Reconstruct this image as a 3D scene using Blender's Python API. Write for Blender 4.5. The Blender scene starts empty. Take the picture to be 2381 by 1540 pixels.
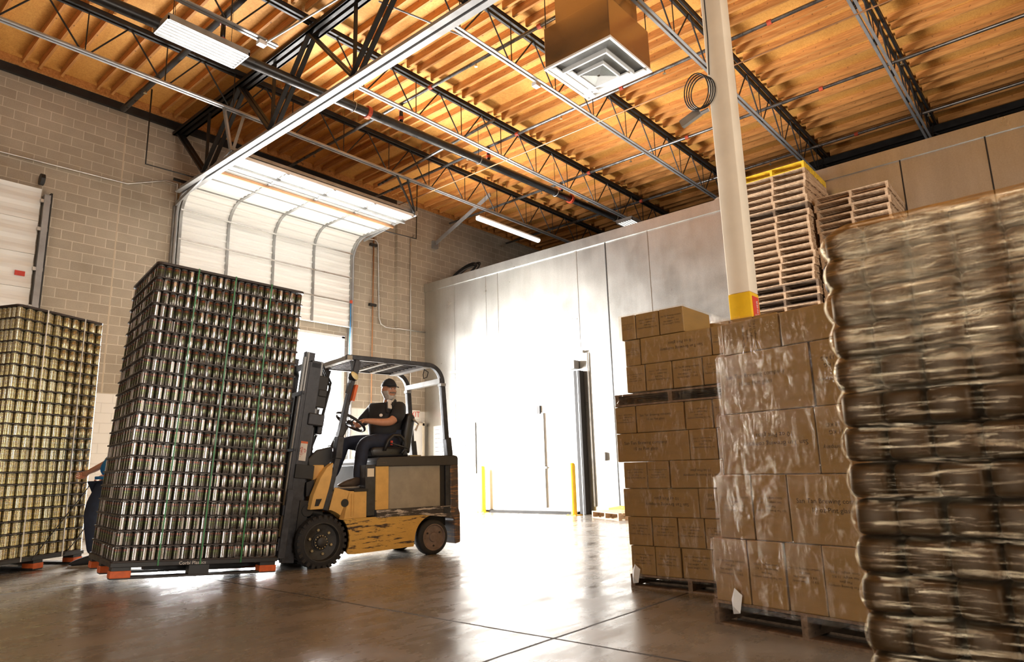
import bpy, bmesh, math, random
from mathutils import Vector, Matrix, Euler
import numpy as np
random.seed(7)
SC = bpy.context.scene
COL = SC.collection
R = math.radians
PI = math.pi

# ------------------------------------------------------------------ camera
CAMZ = 0.94
F_PX = 1569.9
YAW, PITCH, ROLL = 0.707065, 0.201639, -0.0284891
cam_d = bpy.data.cameras.new('camera')
cam = bpy.data.objects.new('camera', cam_d); COL.objects.link(cam)
fw = Vector((math.cos(YAW)*math.cos(PITCH), math.sin(YAW)*math.cos(PITCH), math.sin(PITCH)))
r0 = Vector((math.sin(YAW), -math.cos(YAW), 0)); u0 = r0.cross(fw)
rt = math.cos(ROLL)*r0 + math.sin(ROLL)*u0; up = rt.cross(fw)
cam.matrix_world = Matrix(((rt.x, up.x, -fw.x, 0), (rt.y, up.y, -fw.y, 0), (rt.z, up.z, -fw.z, CAMZ), (0, 0, 0, 1)))
cam_d.sensor_width = 36.0
cam_d.lens = F_PX/2381*36
cam_d.clip_start = 0.05; cam_d.clip_end = 300
cam_d.dof.use_dof = True; cam_d.dof.focus_distance = 7.2; cam_d.dof.aperture_fstop = 6.3
SC.camera = cam

# ------------------------------------------------------------------ world, lights, exposure
SC.view_settings.view_transform = 'Standard'; SC.view_settings.look = 'None'
SC.view_settings.gamma = 1.0; SC.view_settings.use_curve_mapping = False
SC.view_settings.exposure = 0.5
w = bpy.data.worlds.new('world'); SC.world = w; w.use_nodes = True
bg = w.node_tree.nodes['Background']
bg.inputs[0].default_value = (0.93, 0.96, 1.0, 1); bg.inputs[1].default_value = 5.0
try:
    SC.cycles.use_denoising = True
    SC.cycles.max_bounces = 10; SC.cycles.diffuse_bounces = 5; SC.cycles.glossy_bounces = 4
    SC.cycles.transparent_max_bounces = 16
    SC.cycles.sample_clamp_indirect = 6.0
    SC.cycles.caustics_reflective = False; SC.cycles.caustics_refractive = False
except Exception:
    pass

def area(name, loc, direction, sx, sy, power, color=(1, 1, 1), spread=PI):
    l = bpy.data.lights.new(name, 'AREA'); l.shape = 'RECTANGLE'; l.size = sx; l.size_y = sy
    l.energy = power; l.color = color; l.spread = spread
    o = bpy.data.objects.new(name, l); COL.objects.link(o); o.location = loc
    o.rotation_euler = Vector(direction).to_track_quat('-Z', 'Y').to_euler()
    return o
# daylight pouring in through the open dock door, plus two added fill lamps out of view
area('daylight_dock_door', (7.35, 14.2, 2.3), (0.25, -1, -0.12), 4.6, 4.4, 4300, (1.0, 0.975, 0.95))
area('rear_fill_light', (-5.8, 1.9, 1.7), (1, 0.05, 0.02), 2.2, 2.6, 170, (1.0, 0.93, 0.84))  # added fill, also placed for a glint on the nearest film
area('side_fill_light', (3.0, -8.6, 3.0), (0.1, 1, 0.05), 7.0, 5.0, 680, (1.0, 0.93, 0.84))  # added fill for the block wall and forklift side

# ------------------------------------------------------------------ node helpers
class NT:
    def __init__(s, name):
        s.m = bpy.data.materials.new(name); s.m.use_nodes = True
        s.t = s.m.node_tree; s.n = s.t.nodes; s.b = s.n['Principled BSDF']; s.out = s.n['Material Output']
    def new(s, t, **k):
        n = s.n.new(t)
        for a, v in k.items(): setattr(n, a, v)
        return n
    def link(s, a, b): s.t.links.new(a, b)
    def setv(s, sock, v):
        if isinstance(v, bpy.types.NodeSocket): s.link(v, sock)
        elif isinstance(v, (tuple, list)) and len(v) == 3 and sock.type == 'RGBA': sock.default_value = (*v, 1)
        else: sock.default_value = v
    def coord(s, kind='Object', scale=(1, 1, 1), rot=(0, 0, 0)):
        c = s.new('ShaderNodeTexCoord'); m = s.new('ShaderNodeMapping')
        m.inputs['Scale'].default_value = scale; m.inputs['Rotation'].default_value = rot
        s.link(c.outputs[kind], m.inputs[0]); return m.outputs[0]
    def noise(s, scale=5, detail=4, rough=.55, vec=None, dist=0):
        n = s.new('ShaderNodeTexNoise'); n.inputs['Scale'].default_value = scale
        n.inputs['Detail'].default_value = detail; n.inputs['Roughness'].default_value = rough
        n.inputs['Distortion'].default_value = dist
        s.link(vec if vec is not None else s.coord(), n.inputs['Vector']); return n.outputs['Fac']
    def ramp(s, fac, stops, interp='LINEAR'):
        r = s.new('ShaderNodeValToRGB'); r.color_ramp.interpolation = interp
        e = r.color_ramp.elements
        while len(e) < len(stops): e.new(0.5)
        for i, (p, c) in enumerate(stops):
            e[i].position = p; e[i].color = (*c, 1) if len(c) == 3 else c
        s.link(fac, r.inputs[0]); return r.outputs[0]
    def mix(s, fac, a, b, mode='MIX'):
        m = s.new('ShaderNodeMix', data_type='RGBA', blend_type=mode)
        s.setv(m.inputs[0], fac); s.setv(m.inputs[6], a); s.setv(m.inputs[7], b); return m.outputs[2]
    def math(s, op, a, b=0.0, c=None, clamp=False):
        m = s.new('ShaderNodeMath', operation=op, use_clamp=clamp)
        s.setv(m.inputs[0], a); s.setv(m.inputs[1], b)
        if c is not None: s.setv(m.inputs[2], c)
        return m.outputs[0]
    def maprange(s, v, a, b, c, d):
        m = s.new('ShaderNodeMapRange'); s.setv(m.inputs[0], v)
        for i, x in enumerate((a, b, c, d)): m.inputs[i+1].default_value = x
        return m.outputs[0]
    def bump(s, h, strength=.3, dist=.01):
        b = s.new('ShaderNodeBump'); b.inputs['Strength'].default_value = strength; b.inputs['Distance'].default_value = dist
        s.link(h, b.inputs['Height']); s.link(b.outputs[0], s.b.inputs['Normal']); return b
    def sep(s, v):
        n = s.new('ShaderNodeSeparateXYZ'); s.link(v, n.inputs[0]); return n.outputs
    def comb(s, x, y, z):
        n = s.new('ShaderNodeCombineXYZ'); s.setv(n.inputs[0], x); s.setv(n.inputs[1], y); s.setv(n.inputs[2], z); return n.outputs[0]
    def base(s, c): s.setv(s.b.inputs['Base Color'], c)
    def rough(s, v): s.setv(s.b.inputs['Roughness'], v)
    def metal(s, v): s.setv(s.b.inputs['Metallic'], v)

def simple(name, col, rough=.5, metal=0., var=.18, scale=9, bump=0, stretch=(1, 1, 1), coord='Object'):
    t = NT(name); v = t.coord(coord, stretch); n = t.noise(scale, 5, .6, v)
    a = tuple(c*(1-var) for c in col); b = tuple(min(1, c*(1+var)) for c in col)
    t.base(t.ramp(n, [(.3, a), (.7, b)])); t.metal(metal)
    t.rough(t.maprange(n, .3, .7, max(.03, rough-.08), min(1, rough+.08)))
    if bump: t.bump(n, bump, .004)
    return t.m

M = {}
# concrete floor
def mk_floor():
    t = NT('polished_concrete'); v = t.coord('Object')
    big = t.noise(.35, 6, .62, v, .6); mid = t.noise(2.3, 6, .65, v, .4); fine = t.noise(28, 4, .6, v)
    c = t.ramp(big, [(.3, (.17, .15, .122)), (.52, (.27, .245, .208)), (.72, (.38, .35, .31))])
    c = t.mix(.35, c, t.ramp(mid, [(.35, (.12, .105, .085)), (.7, (.35, .325, .285))]))
    c = t.mix(.12, c, t.ramp(fine, [(.3, (.04, .035, .03)), (.75, (.36, .33, .29))]))
    x, y, z = t.sep(v)
    def line(a, off, per, w):
        q = t.math('SUBTRACT', a, off); q = t.math('DIVIDE', q, per); q = t.math('FRACT', t.math('ADD', q, 100.5))
        q = t.math('ABSOLUTE', t.math('SUBTRACT', q, .5)); return t.math('LESS_THAN', q, w/per)
    wob = t.math('MULTIPLY', t.math('SUBTRACT', mid, .5), .03)
    j = t.math('MAXIMUM', line(t.math('ADD', x, wob), 3.21, 4.9, .011), line(t.math('ADD', y, wob), 2.50, 4.9, .011))
    c = t.mix(j, c, (.02, .015, .012)); t.base(c)
    streak = t.noise(3.0, 5, .6, t.coord('Object', (.35, 2.2, 1), (0, 0, R(-35))))
    r = t.maprange(streak, .3, .72, .17, .34)
    r = t.math('ADD', r, t.maprange(mid, .3, .7, -.05, .1)); r = t.math('ADD', r, t.math('MULTIPLY', j, .4), clamp=True)
    t.rough(r); t.b.inputs['Specular IOR Level'].default_value = .75
    t.bump(t.math('SUBTRACT', t.math('MULTIPLY', mid, .5), j), .12, .004)
    return t.m
M['floor'] = mk_floor()
# concrete block wall, painted white on its lowest 8 feet
def mk_block():
    t = NT('concrete_block'); v = t.coord('Object'); x, y, z = t.sep(v)
    vec = t.comb(t.math('ADD', x, 40.0), z, 0.0)
    b = t.new('ShaderNodeTexBrick'); t.link(vec, b.inputs['Vector']); b.offset = .5; b.squash = 1
    b.inputs['Scale'].default_value = 1.0; b.inputs['Brick Width'].default_value = .350; b.inputs['Row Height'].default_value = .175
    b.inputs['Mortar Size'].default_value = .007; b.inputs['Mortar Smooth'].default_value = .2; b.inputs['Bias'].default_value = -.55
    b.inputs['Color1'].default_value = (.50, .43, .335, 1); b.inputs['Color2'].default_value = (.38, .32, .245, 1)
    b.inputs['Mortar'].default_value = (.74, .67, .55, 1)
    n = t.noise(1.1, 6, .6, v); f = t.noise(60, 3, .6, v)
    c = t.mix(.55, b.outputs[0], t.ramp(n, [(.3, (.55, .53, .5)), (.7, (1, 1, 1))]), 'MULTIPLY')
    c = t.mix(.25, c, t.ramp(f, [(.3, (.4, .4, .4)), (.7, (1, 1, 1))]), 'MULTIPLY')
    joint = t.math('LESS_THAN', t.math('ABSOLUTE', t.math('SUBTRACT', x, 4.26)), .012)
    c = t.mix(joint, c, (.55, .46, .34))
    white = t.math('LESS_THAN', z, 2.44)
    mort = t.mix(b.outputs['Fac'], (.86, .84, .79), (.74, .72, .67))
    c = t.mix(white, c, mort); t.base(c); t.rough(.85)
    t.bump(t.math('ADD', t.math('SUBTRACT', 1.0, b.outputs['Fac']), t.math('MULTIPLY', f, .25)), .5, .006)
    return t.m
M['block'] = mk_block()
# galvanised insulated wall
def mk_galv():
    t = NT('galvanised_wall_panel'); v = t.coord('Object')
    n = t.noise(1.6, 6, .65, v); f = t.noise(45, 3, .7, v); s = t.noise(3, 4, .6, t.coord('Object', (1, 1.5, .12)))
    c = t.ramp(n, [(.3, (.49, .495, .47)), (.7, (.60, .60, .57))])
    c = t.mix(.3, c, t.ramp(f, [(.3, (.42, .41, .39)), (.7, (.74, .73, .70))]))
    c = t.mix(.25, c, t.ramp(s, [(.35, (.45, .44, .41)), (.7, (.72, .71, .68))]))
    t.base(c); t.metal(.92); t.rough(t.maprange(n, .3, .7, .27, .36)); t.bump(f, .12, .002)
    return t.m
M['galv'] = mk_galv()
# oriented strand board and timber
def mk_osb():
    t = NT('strand_board_deck'); v = t.coord('Object')
    cols = []
    a = t.noise(16, 5, .7, t.coord('Object', (1, 2.6, 1), (0, 0, .5)), 1.2)
    b = t.noise(16, 5, .7, t.coord('Object', (2.6, 1, 1), (0, 0, .3)), 1.2)
    big = t.noise(.5, 3, .5, v)
    c1 = t.ramp(a, [(.25, (.46, .19, .035)), (.5, (.72, .34, .07)), (.75, (.90, .52, .15))])
    c2 = t.ramp(b, [(.25, (.42, .17, .03)), (.5, (.74, .36, .08)), (.75, (.94, .56, .17))])
    c = t.mix(.5, c1, c2)
    c = t.mix(.4, c, t.ramp(big, [(.3, (.7, .62, .5)), (.7, (1, 1, 1))]), 'MULTIPLY')
    t.base(c); t.rough(.7); t.bump(a, .3, .003); return t.m
M['osb'] = mk_osb()
M['rear_wall'] = simple('dark_brown_rear_wall', (.13, .085, .05), .8)
def mk_wood(name, dark, light, grain=(1, 14, 14), knots=True):
    t = NT(name); oi = t.new('ShaderNodeObjectInfo')
    v = t.coord('Object', grain); n = t.noise(2.2, 6, .6, v, .8); k = t.noise(2.4, 2, .5, t.coord('Object', (2, 5, 5)))
    c = t.ramp(n, [(.3, dark), (.7, light)])
    if knots: c = t.mix(t.ramp(k, [(.66, (0, 0, 0)), (.72, (.8, .8, .8))]), c, tuple(q*.35 for q in dark))
    c = t.mix(.35, c, t.ramp(oi.outputs['Random'], [(0, (.62, .56, .5)), (1, (1, 1, 1))]), 'MULTIPLY')
    t.base(c); t.rough(.72); t.bump(n, .2, .002); return t.m
M['joist_wood'] = mk_wood('fir_joist', (.44, .17, .04), (.78, .38, .11), (14, 1, 14))
M['pallet_wood'] = mk_wood('pallet_wood', (.36, .22, .12), (.72, .54, .36), (10, 2, 10))
M['pallet_dark'] = mk_wood('weathered_pallet_wood', (.10, .065, .04), (.28, .19, .12), (10, 2, 10))
M['pallet_yellow'] = simple('yellow_painted_wood', (.80, .52, .03), .6, 0, .3, 14)
M['steel_dark'] = simple('dark_primed_steel', (.022, .021, .02), .5, .3, .3, 6)
M['steel_grey'] = simple('grey_primed_steel', (.30, .30, .29), .45, .5, .25, 4)
M['steel_light'] = simple('light_grey_steel', (.33, .33, .33), .4, .35, .15, 4)
M['pipe_black'] = simple('black_sprinkler_pipe', (.045, .042, .04), .33, .6, .3, 7)
M['pipe_grey'] = simple('grey_sprinkler_pipe', (.20, .20, .20), .3, .8, .3, 7)
M['conduit'] = simple('galvanised_conduit', (.55, .54, .51), .35, .8, .15, 7)
M['copper'] = simple('weathered_copper_line', (.45, .24, .12), .5, .5, .2, 7)
M['red'] = simple('red_coupling_paint', (.50, .07, .03), .5, 0, .2, 20)
M['black_rubber'] = simple('black_rubber', (.018, .017, .017), .72, 0, .4, 30, .3)
M['black_plastic'] = simple('black_plastic', (.022, .021, .02), .42, 0, .3, 12)
M['black_vinyl'] = simple('black_vinyl', (.02, .02, .022), .38, 0, .3, 8)
M['sheet'] = simple('dark_tier_sheet', (.035, .022, .016), .5, 0, .3, 8)
M['orange'] = simple('orange_plastic', (.72, .14, .03), .45, 0, .2, 14)
M['truck_black'] = simple('scuffed_black_paint', (.035, .036, .042), .4, .3, .5, 12, .1)
M['rim_dark'] = simple('dark_wheel_paint', (.04, .038, .036), .45, .3, .5, 14)
M['rim_brown'] = simple('dusty_brown_wheel', (.20, .15, .13), .6, .2, .3, 14)
M['brass'] = simple('worn_bolt_steel', (.45, .38, .24), .35, .8, .4, 40)
M['battery_grey'] = simple('grey_battery_case', (.36, .33, .27), .6, 0, .12, 9)
M['cream_plastic'] = simple('cream_lamp_lens', (.80, .70, .38), .4, 0, .1, 9)
M['white_paint'] = simple('white_paint', (.84, .84, .82), .45, 0, .05, 5)
M['door_panel'] = simple('white_ribbed_steel', (.90, .90, .87), .42, 0, .06, 4, 0, (.3, 1, 5))
M['yellow'] = simple('safety_yellow_paint', (.86, .55, .02), .42, 0, .12, 5)
M['cream'] = simple('cream_column_paint', (.86, .78, .63), .45, 0, .06, 3)
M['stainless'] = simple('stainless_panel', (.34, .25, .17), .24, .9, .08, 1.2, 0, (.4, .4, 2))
M['green_strap'] = simple('green_plastic_strap', (.03, .22, .06), .35, 0, .2, 6)
M['white_strap'] = simple('white_plastic_strap', (.8, .8, .78), .4, 0, .1, 6)
M['cord'] = simple('black_cord', (.02, .018, .016), .6, 0, .3, 30)
M['carton'] = simple('brown_cardboard', (.28, .172, .052), .62, 0, .12, 6, .1, (1, 1, 5))
M['carton_ink'] = simple('black_carton_ink', (.05, .032, .02), .7, 0, .1, 9)
M['kraft'] = simple('dark_kraft_paper', (.060, .038, .018), .5, 0, .3, 16, .3)
M['skin'] = simple('tan_skin', (.56, .27, .16), .48, 0, .1, 25)
M['beard'] = simple('grey_white_beard', (.56, .52, .47), .8, 0, .3, 60, .5)
M['moustache'] = simple('dark_grey_moustache', (.20, .16, .13), .8, 0, .3, 60, .5)
M['shirt'] = simple('black_work_shirt', (.022, .022, .024), .8, 0, .3, 14, .2)
M['cap'] = simple('black_cap_cloth', (.018, .018, .022), .75, 0, .3, 20, .1)
M['denim'] = simple('dark_navy_denim', (.022, .030, .055), .85, 0, .35, 12, .3)
M['blue_shirt'] = simple('bright_blue_shirt', (.02, .18, .42), .8, 0, .2, 12)
M['shoe'] = simple('dark_brown_shoe', (.065, .045, .032), .6, 0, .3, 25, .2)
M['sole'] = simple('pale_rubber_sole', (.32, .28, .23), .7, 0, .2, 25)
M['white_label'] = simple('white_label', (.80, .76, .70), .5, 0, .05, 5)
M['red_print'] = simple('red_print', (.62, .05, .03), .5, 0, .1, 5)
M['ink'] = simple('black_print', (.03, .03, .03), .6, 0, .1, 5)
M['grid_ink'] = simple('grey_board_lines', (.35, .36, .36), .6, 0, .1, 5)
M['eye'] = simple('dark_eye', (.02, .015, .012), .15, 0, .1, 5)
M['eye_white'] = simple('eye_white', (.75, .72, .68), .3, 0, .05, 5)
M['tan_roof'] = simple('asphalt_yard', (.55, .54, .52), .9, 0, .1, 3)

def emit(name, col, st):
    t = NT(name); t.base((1, 1, 1)); t.b.inputs['Emission Color'].default_value = (*col, 1)
    t.b.inputs['Emission Strength'].default_value = st; t.rough(.4); return t.m
M['tube'] = emit('fluorescent_tube', (1, .96, .88), 1.5)

# worn yellow truck paint, scraped in horizontal streaks
def mk_worn(name, col, wear=(.50, .58), under=(.055, .035, .028)):
    t = NT(name); v = t.coord('Object', (1.6, 1, 13)); n = t.noise(2.6, 8, .72, v, .5); f = t.noise(9, 4, .6, t.coord('Object', (1, 1, 1)))
    k = t.ramp(t.math('ADD', t.math('MULTIPLY', n, .8), t.math('MULTIPLY', f, .2)), [(wear[0], (0, 0, 0)), (wear[1], (1, 1, 1))])
    c = t.mix(.4, col, t.ramp(f, [(.3, (.55, .5, .45)), (.7, (1, 1, 1))]), 'MULTIPLY')
    c = t.mix(k, c, under); t.base(c); t.rough(t.mix(k, (.42, .42, .42), (.7, .7, .7))); t.bump(n, .08, .002); return t.m
M['truck_yellow'] = mk_worn('truck_yellow_paint', (.82, .50, .15), (.62, .67))
M['truck_worn'] = mk_worn('scraped_yellow_paint', (.74, .45, .11), (.53, .57))
M['truck_rust'] = mk_worn('rusty_counterweight_paint', (.075, .05, .04), (.50, .60), (.42, .20, .075))
M['hood_worn'] = mk_worn('worn_black_hood', (.04, .035, .034), (.62, .68), (.30, .17, .10))
M['truck_strip'] = mk_worn('scuffed_side_strip', (.045, .035, .035), (.50, .55), (.66, .60, .54))

# printed cans: u runs round the can, v up its height
def mk_can(name, body, strip, art, text, toprim, metal=.85, tt=.60):
    t = NT(name); uv = t.new('ShaderNodeUVMap'); u, v, _ = t.sep(uv.outputs[0])
    cell = t.noise(1, 2, .5, t.comb(t.math('MULTIPLY', u, 26), t.math('MULTIPLY', v, 20), 0.0))
    c = body
    st = t.ramp(u, [(0, (0, 0, 0)), (.10, (1, 1, 1)), (.22, (0, 0, 0)), (.60, (1, 1, 1)), (.72, (0, 0, 0))], 'CONSTANT')
    bands = t.ramp(v, [(0, body), (.30, art[0]), (.36, body), (.42, art[0]), (.50, art[1]), (.56, art[0]), (.62, body), (.72, art[2]), (.83, body)], 'CONSTANT')
    c = t.mix(t.ramp(cell, [(.42, (1, 1, 1)), (.5, (.15, .15, .15))]), body, bands)
    c = t.mix(st, c, strip)
    tx = t.ramp(t.noise(1, 1, .5, t.comb(t.math('MULTIPLY', u, 60), t.math('MULTIPLY', v, 9), 2.0)), [(tt, (0, 0, 0)), (tt+.03, (1, 1, 1))])
    c = t.mix(t.math('MULTIPLY', tx, .8), c, text)
    c = t.mix(t.ramp(v, [(0, (1, 1, 1)), (.05, (0, 0, 0)), (.93, (1, 1, 1))], 'CONSTANT'), c, toprim)
    t.base(c); t.metal(metal); t.rough(.2); return t.m
M['can_green'] = mk_can('dark_green_printed_can', (.14, .125, .105), (.86, .84, .82), ((.10, .17, .035), (.24, .30, .08), (.42, .09, .05)), (.05, .04, .035), (.6, .56, .52), .7)
M['can_gold'] = mk_can('gold_printed_can', (.66, .55, .24), (.92, .86, .60), ((.10, .06, .08), (.85, .8, .8), (.22, .06, .10)), (.07, .04, .06), (.8, .72, .5), .6, .53)

def mk_film(name, lo, hi, stretch, tint=(1, .97, .93), rough=.16, bstr=.6, scale=3.0, bdist=.01, edge=.4, a=.45, b_=.66, top=None, rim=.5, gcol=(1, .93, .80)):
    t = NT(name); t.n.remove(t.b)
    v = t.coord('Object', stretch); n = t.noise(scale, 7, .68, v, .6); n2 = t.noise(scale*.55, 6, .7, v, .5)
    tr = t.new('ShaderNodeBsdfTransparent'); tr.inputs[0].default_value = (*tint, 1)
    gl = t.new('ShaderNodeBsdfGlossy'); gl.inputs['Roughness'].default_value = rough; gl.inputs[0].default_value = (*gcol, 1)
    b = t.new('ShaderNodeBump'); b.inputs['Strength'].default_value = bstr; b.inputs['Distance'].default_value = bdist
    t.link(n, b.inputs['Height']); t.link(b.outputs[0], gl.inputs['Normal'])
    lw = t.new('ShaderNodeLayerWeight'); lw.inputs[0].default_value = .25
    f = t.math('ADD', t.maprange(n2, a, b_, lo, hi), t.math('MULTIPLY', lw.outputs['Facing'], edge), clamp=True)
    if top:   # more turns of film near the top of the load
        z = t.sep(t.coord('Object'))[2]; f = t.math('ADD', f, t.math('MULTIPLY', t.maprange(z, top[0], top[1], 0, top[2]), t.maprange(n, .35, .65, .2, 1)), clamp=True)
    e = t.math('POWER', lw.outputs['Facing'], 5.0 if rim < .6 else 2.6); f = t.math('ADD', f, t.math('MULTIPLY', e, rim), clamp=True)
    mx = t.new('ShaderNodeMixShader'); t.link(f, mx.inputs[0]); t.link(tr.outputs[0], mx.inputs[1]); t.link(gl.outputs[0], mx.inputs[2])
    t.link(mx.outputs[0], t.out.inputs[0]); return t.m
M['film'] = mk_film('clear_stretch_film', .02, .22, (4.5, 4.5, 1.6), bstr=.8, scale=9, edge=.04, rough=.12, bdist=.012, a=.5, b_=.70)
M['film_thick'] = mk_film('thick_stretch_film', .008, .30, (.9, .9, 10), tint=(.93, .85, .74), rough=.10, bstr=.6, scale=8.5, bdist=.008, edge=.02, a=.50, b_=.66, top=(1.1, 1.6, .22), rim=.9, gcol=(1, .84, .58))  # gold gloss tint stands in for the orange ceiling's reflection

# ------------------------------------------------------------------ mesh helpers
class MB:
    """collects shapes and links them as ONE mesh object"""
    def __init__(s): s.v = []; s.f = []; s.uv = None
    def add(s, vs, fs):
        o = len(s.v); s.v += [tuple(p) for p in vs]; s.f += [tuple(i+o for i in f) for f in fs]; return s
    def box(s, a, b, mtx=None):
        x0, y0, z0 = a; x1, y1, z1 = b
        vs = [Vector(p) for p in ((x0,y0,z0),(x1,y0,z0),(x1,y1,z0),(x0,y1,z0),(x0,y0,z1),(x1,y0,z1),(x1,y1,z1),(x0,y1,z1))]
        if mtx: vs = [mtx @ p for p in vs]
        return s.add(vs, [(0,3,2,1),(4,5,6,7),(0,1,5,4),(1,2,6,5),(2,3,7,6),(3,0,4,7)])
    def beam(s, p, q, w, h, upv=(0, 0, 1)):
        p = Vector(p); q = Vector(q); d = (q-p).normalized(); u = Vector(upv)
        if abs(d.dot(u)) > .98: u = Vector((0, 1, 0))
        a = d.cross(u).normalized()*w/2; b = a.cross(d).normalized()*h/2
        vs = [p-a-b, p+a-b, p+a+b, p-a+b, q-a-b, q+a-b, q+a+b, q-a+b]
        return s.add(vs, [(3,2,1,0),(4,5,6,7),(0,1,5,4),(1,2,6,5),(2,3,7,6),(3,0,4,7)])
    def tube(s, pts, r, n=10, cap=True, closed=False):
        pts = [Vector(p) for p in pts]; rings = []; k = len(pts)
        rr = r if isinstance(r, (list, tuple)) else [r]*k
        ref = None
        for i, p in enumerate(pts):
            if closed: d = (pts[(i+1) % k]-pts[i-1])
            else: d = pts[min(i+1, k-1)]-pts[max(i-1, 0)]
            d.normalize()
            if ref is None: ref = Vector((0, 0, 1)) if abs(d.z) < .9 else Vector((1, 0, 0))
            a = d.cross(ref)
            if a.length < 1e-4: a = d.orthogonal()
            a.normalize(); b = a.cross(d).normalized(); ref = b
            rings.append([p + a*math.cos(2*PI*j/n)*rr[i] + b*math.sin(2*PI*j/n)*rr[i] for j in range(n)])
        vs = [p for g in rings for p in g]; fs = []
        for i in range(k if closed else k-1):
            i2 = (i+1) % k
            for j in range(n):
                j2 = (j+1) % n; fs.append((i*n+j, i*n+j2, i2*n+j2, i2*n+j))
        if cap and not closed:
            fs.append(tuple(range(n-1, -1, -1))); fs.append(tuple((k-1)*n+j for j in range(n)))
        return s.add(vs, fs)
    def lathe(s, prof, n=24, mtx=None, cap=True):
        """prof: (r, h) pairs turned about local z"""
        vs = []; fs = []; k = len(prof)
        for r, h in prof:
            for j in range(n): vs.append(Vector((r*math.cos(2*PI*j/n), r*math.sin(2*PI*j/n), h)))
        for i in range(k-1):
            for j in range(n): j2 = (j+1) % n; fs.append((i*n+j, i*n+j2, (i+1)*n+j2, (i+1)*n+j))
        if cap and prof[0][0] > 1e-6: fs.append(tuple(range(n-1, -1, -1)))
        if cap and prof[-1][0] > 1e-6: fs.append(tuple((k-1)*n+j for j in range(n)))
        if mtx: vs = [mtx @ p for p in vs]
        return s.add(vs, fs)
    def prism(s, poly, a, b, axis='y'):
        """poly of (x,z) pairs pushed along y from a to b (or (x,y) along z)"""
        n = len(poly)
        if axis == 'y': vs = [(p[0], a, p[1]) for p in poly] + [(p[0], b, p[1]) for p in poly]
        elif axis == 'z': vs = [(p[0], p[1], a) for p in poly] + [(p[0], p[1], b) for p in poly]
        else: vs = [(a, p[0], p[1]) for p in poly] + [(b, p[0], p[1]) for p in poly]
        fs = [tuple(range(n-1, -1, -1)), tuple(range(n, 2*n))] + [(i, (i+1) % n, n+(i+1) % n, n+i) for i in range(n)]
        return s.add(vs, fs)
    def mesh(s, name, mat=None, bevel=0, smooth=False, seg=2, uvs=None):
        me = bpy.data.meshes.new(name); me.from_pydata(s.v, [], s.f)
        bm = bmesh.new(); bm.from_mesh(me)
        bmesh.ops.recalc_face_normals(bm, faces=bm.faces)
        if bevel:
            es = [e for e in bm.edges if len(e.link_faces) == 2 and e.calc_face_angle(0) > .5]
            bmesh.ops.bevel(bm, geom=es, offset=bevel, segments=seg, profile=.5, affect='EDGES', clamp_overlap=True)
        bm.to_mesh(me); bm.free()
        if mat: me.materials.append(mat if not isinstance(mat, str) else M[mat])
        if smooth:
            for p in me.polygons: p.use_smooth = True
            if bevel or smooth == 'auto':
                try: me.set_sharp_from_angle(angle=R(40))
                except Exception: pass
        return me
    def build(s, name, mat, parent=None, bevel=0, smooth=False, seg=2):
        return link(name, s.mesh(name, mat, bevel, smooth, seg), parent)

def link(name, me, parent=None, loc=None, rot=None):
    o = bpy.data.objects.new(name, me); COL.objects.link(o)
    if parent: o.parent = parent
    if loc is not None: o.location = loc
    if rot is not None: o.rotation_euler = rot
    return o
def tag(o, label=None, cat=None, group=None, kind=None):
    if label: o['label'] = label
    if cat: o['category'] = cat
    if group: o['group'] = group
    if kind: o['kind'] = kind
    return o
def empty(name, label, cat, loc=(0, 0, 0), rotz=0, group=None):
    o = bpy.data.objects.new(name, None); COL.objects.link(o); o.location = loc; o.rotation_euler = (0, 0, rotz)
    o.empty_display_size = .1
    return tag(o, label, cat, group)
def struct(o, label=None, cat='structure'):
    o['kind'] = 'structure'
    if label: tag(o, label, cat)
    return o
def dup(o, loc=None, rot=None, label=None, parent=None):
    c = o.copy(); COL.objects.link(c)
    if parent: c.parent = parent
    for ch in o.children: dup(ch, parent=c)
    if loc is not None: c.location = loc
    if rot is not None: c.rotation_euler = rot
    if label: c['label'] = label
    return c
ORD = ['', 'first', 'second', 'third', 'fourth', 'fifth', 'sixth', 'seventh', 'eighth', 'ninth', 'tenth', 'eleventh', 'twelfth',
       'thirteenth', 'fourteenth', 'fifteenth', 'sixteenth', 'seventeenth', 'eighteenth', 'nineteenth', 'twentieth', 'twenty-first',
       'twenty-second', 'twenty-third', 'twenty-fourth', 'twenty-fifth', 'twenty-sixth', 'twenty-seventh', 'twenty-eighth', 'twenty-ninth', 'thirtieth']
def ordn(i):
    if i < len(ORD): return ORD[i]
    tens = {3: 'thirty', 4: 'forty', 5: 'fifty'}[i//10]
    return {30: 'thirtieth', 40: 'fortieth', 50: 'fiftieth'}.get(i, tens + '-' + ORD[i % 10]) if i % 10 else {3: 'thirtieth', 4: 'fortieth', 5: 'fiftieth'}[i//10]
def pix(p):
    """picture position of a world point, only used to leave out what the photo cannot see"""
    d = Vector(p)-Vector((0, 0, CAMZ)); z = d.dot(fw)
    if z < .05: return None
    return d.dot(rt)/z*F_PX+1190.5, -d.dot(up)/z*F_PX+770, z
_tc = {}
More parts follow.
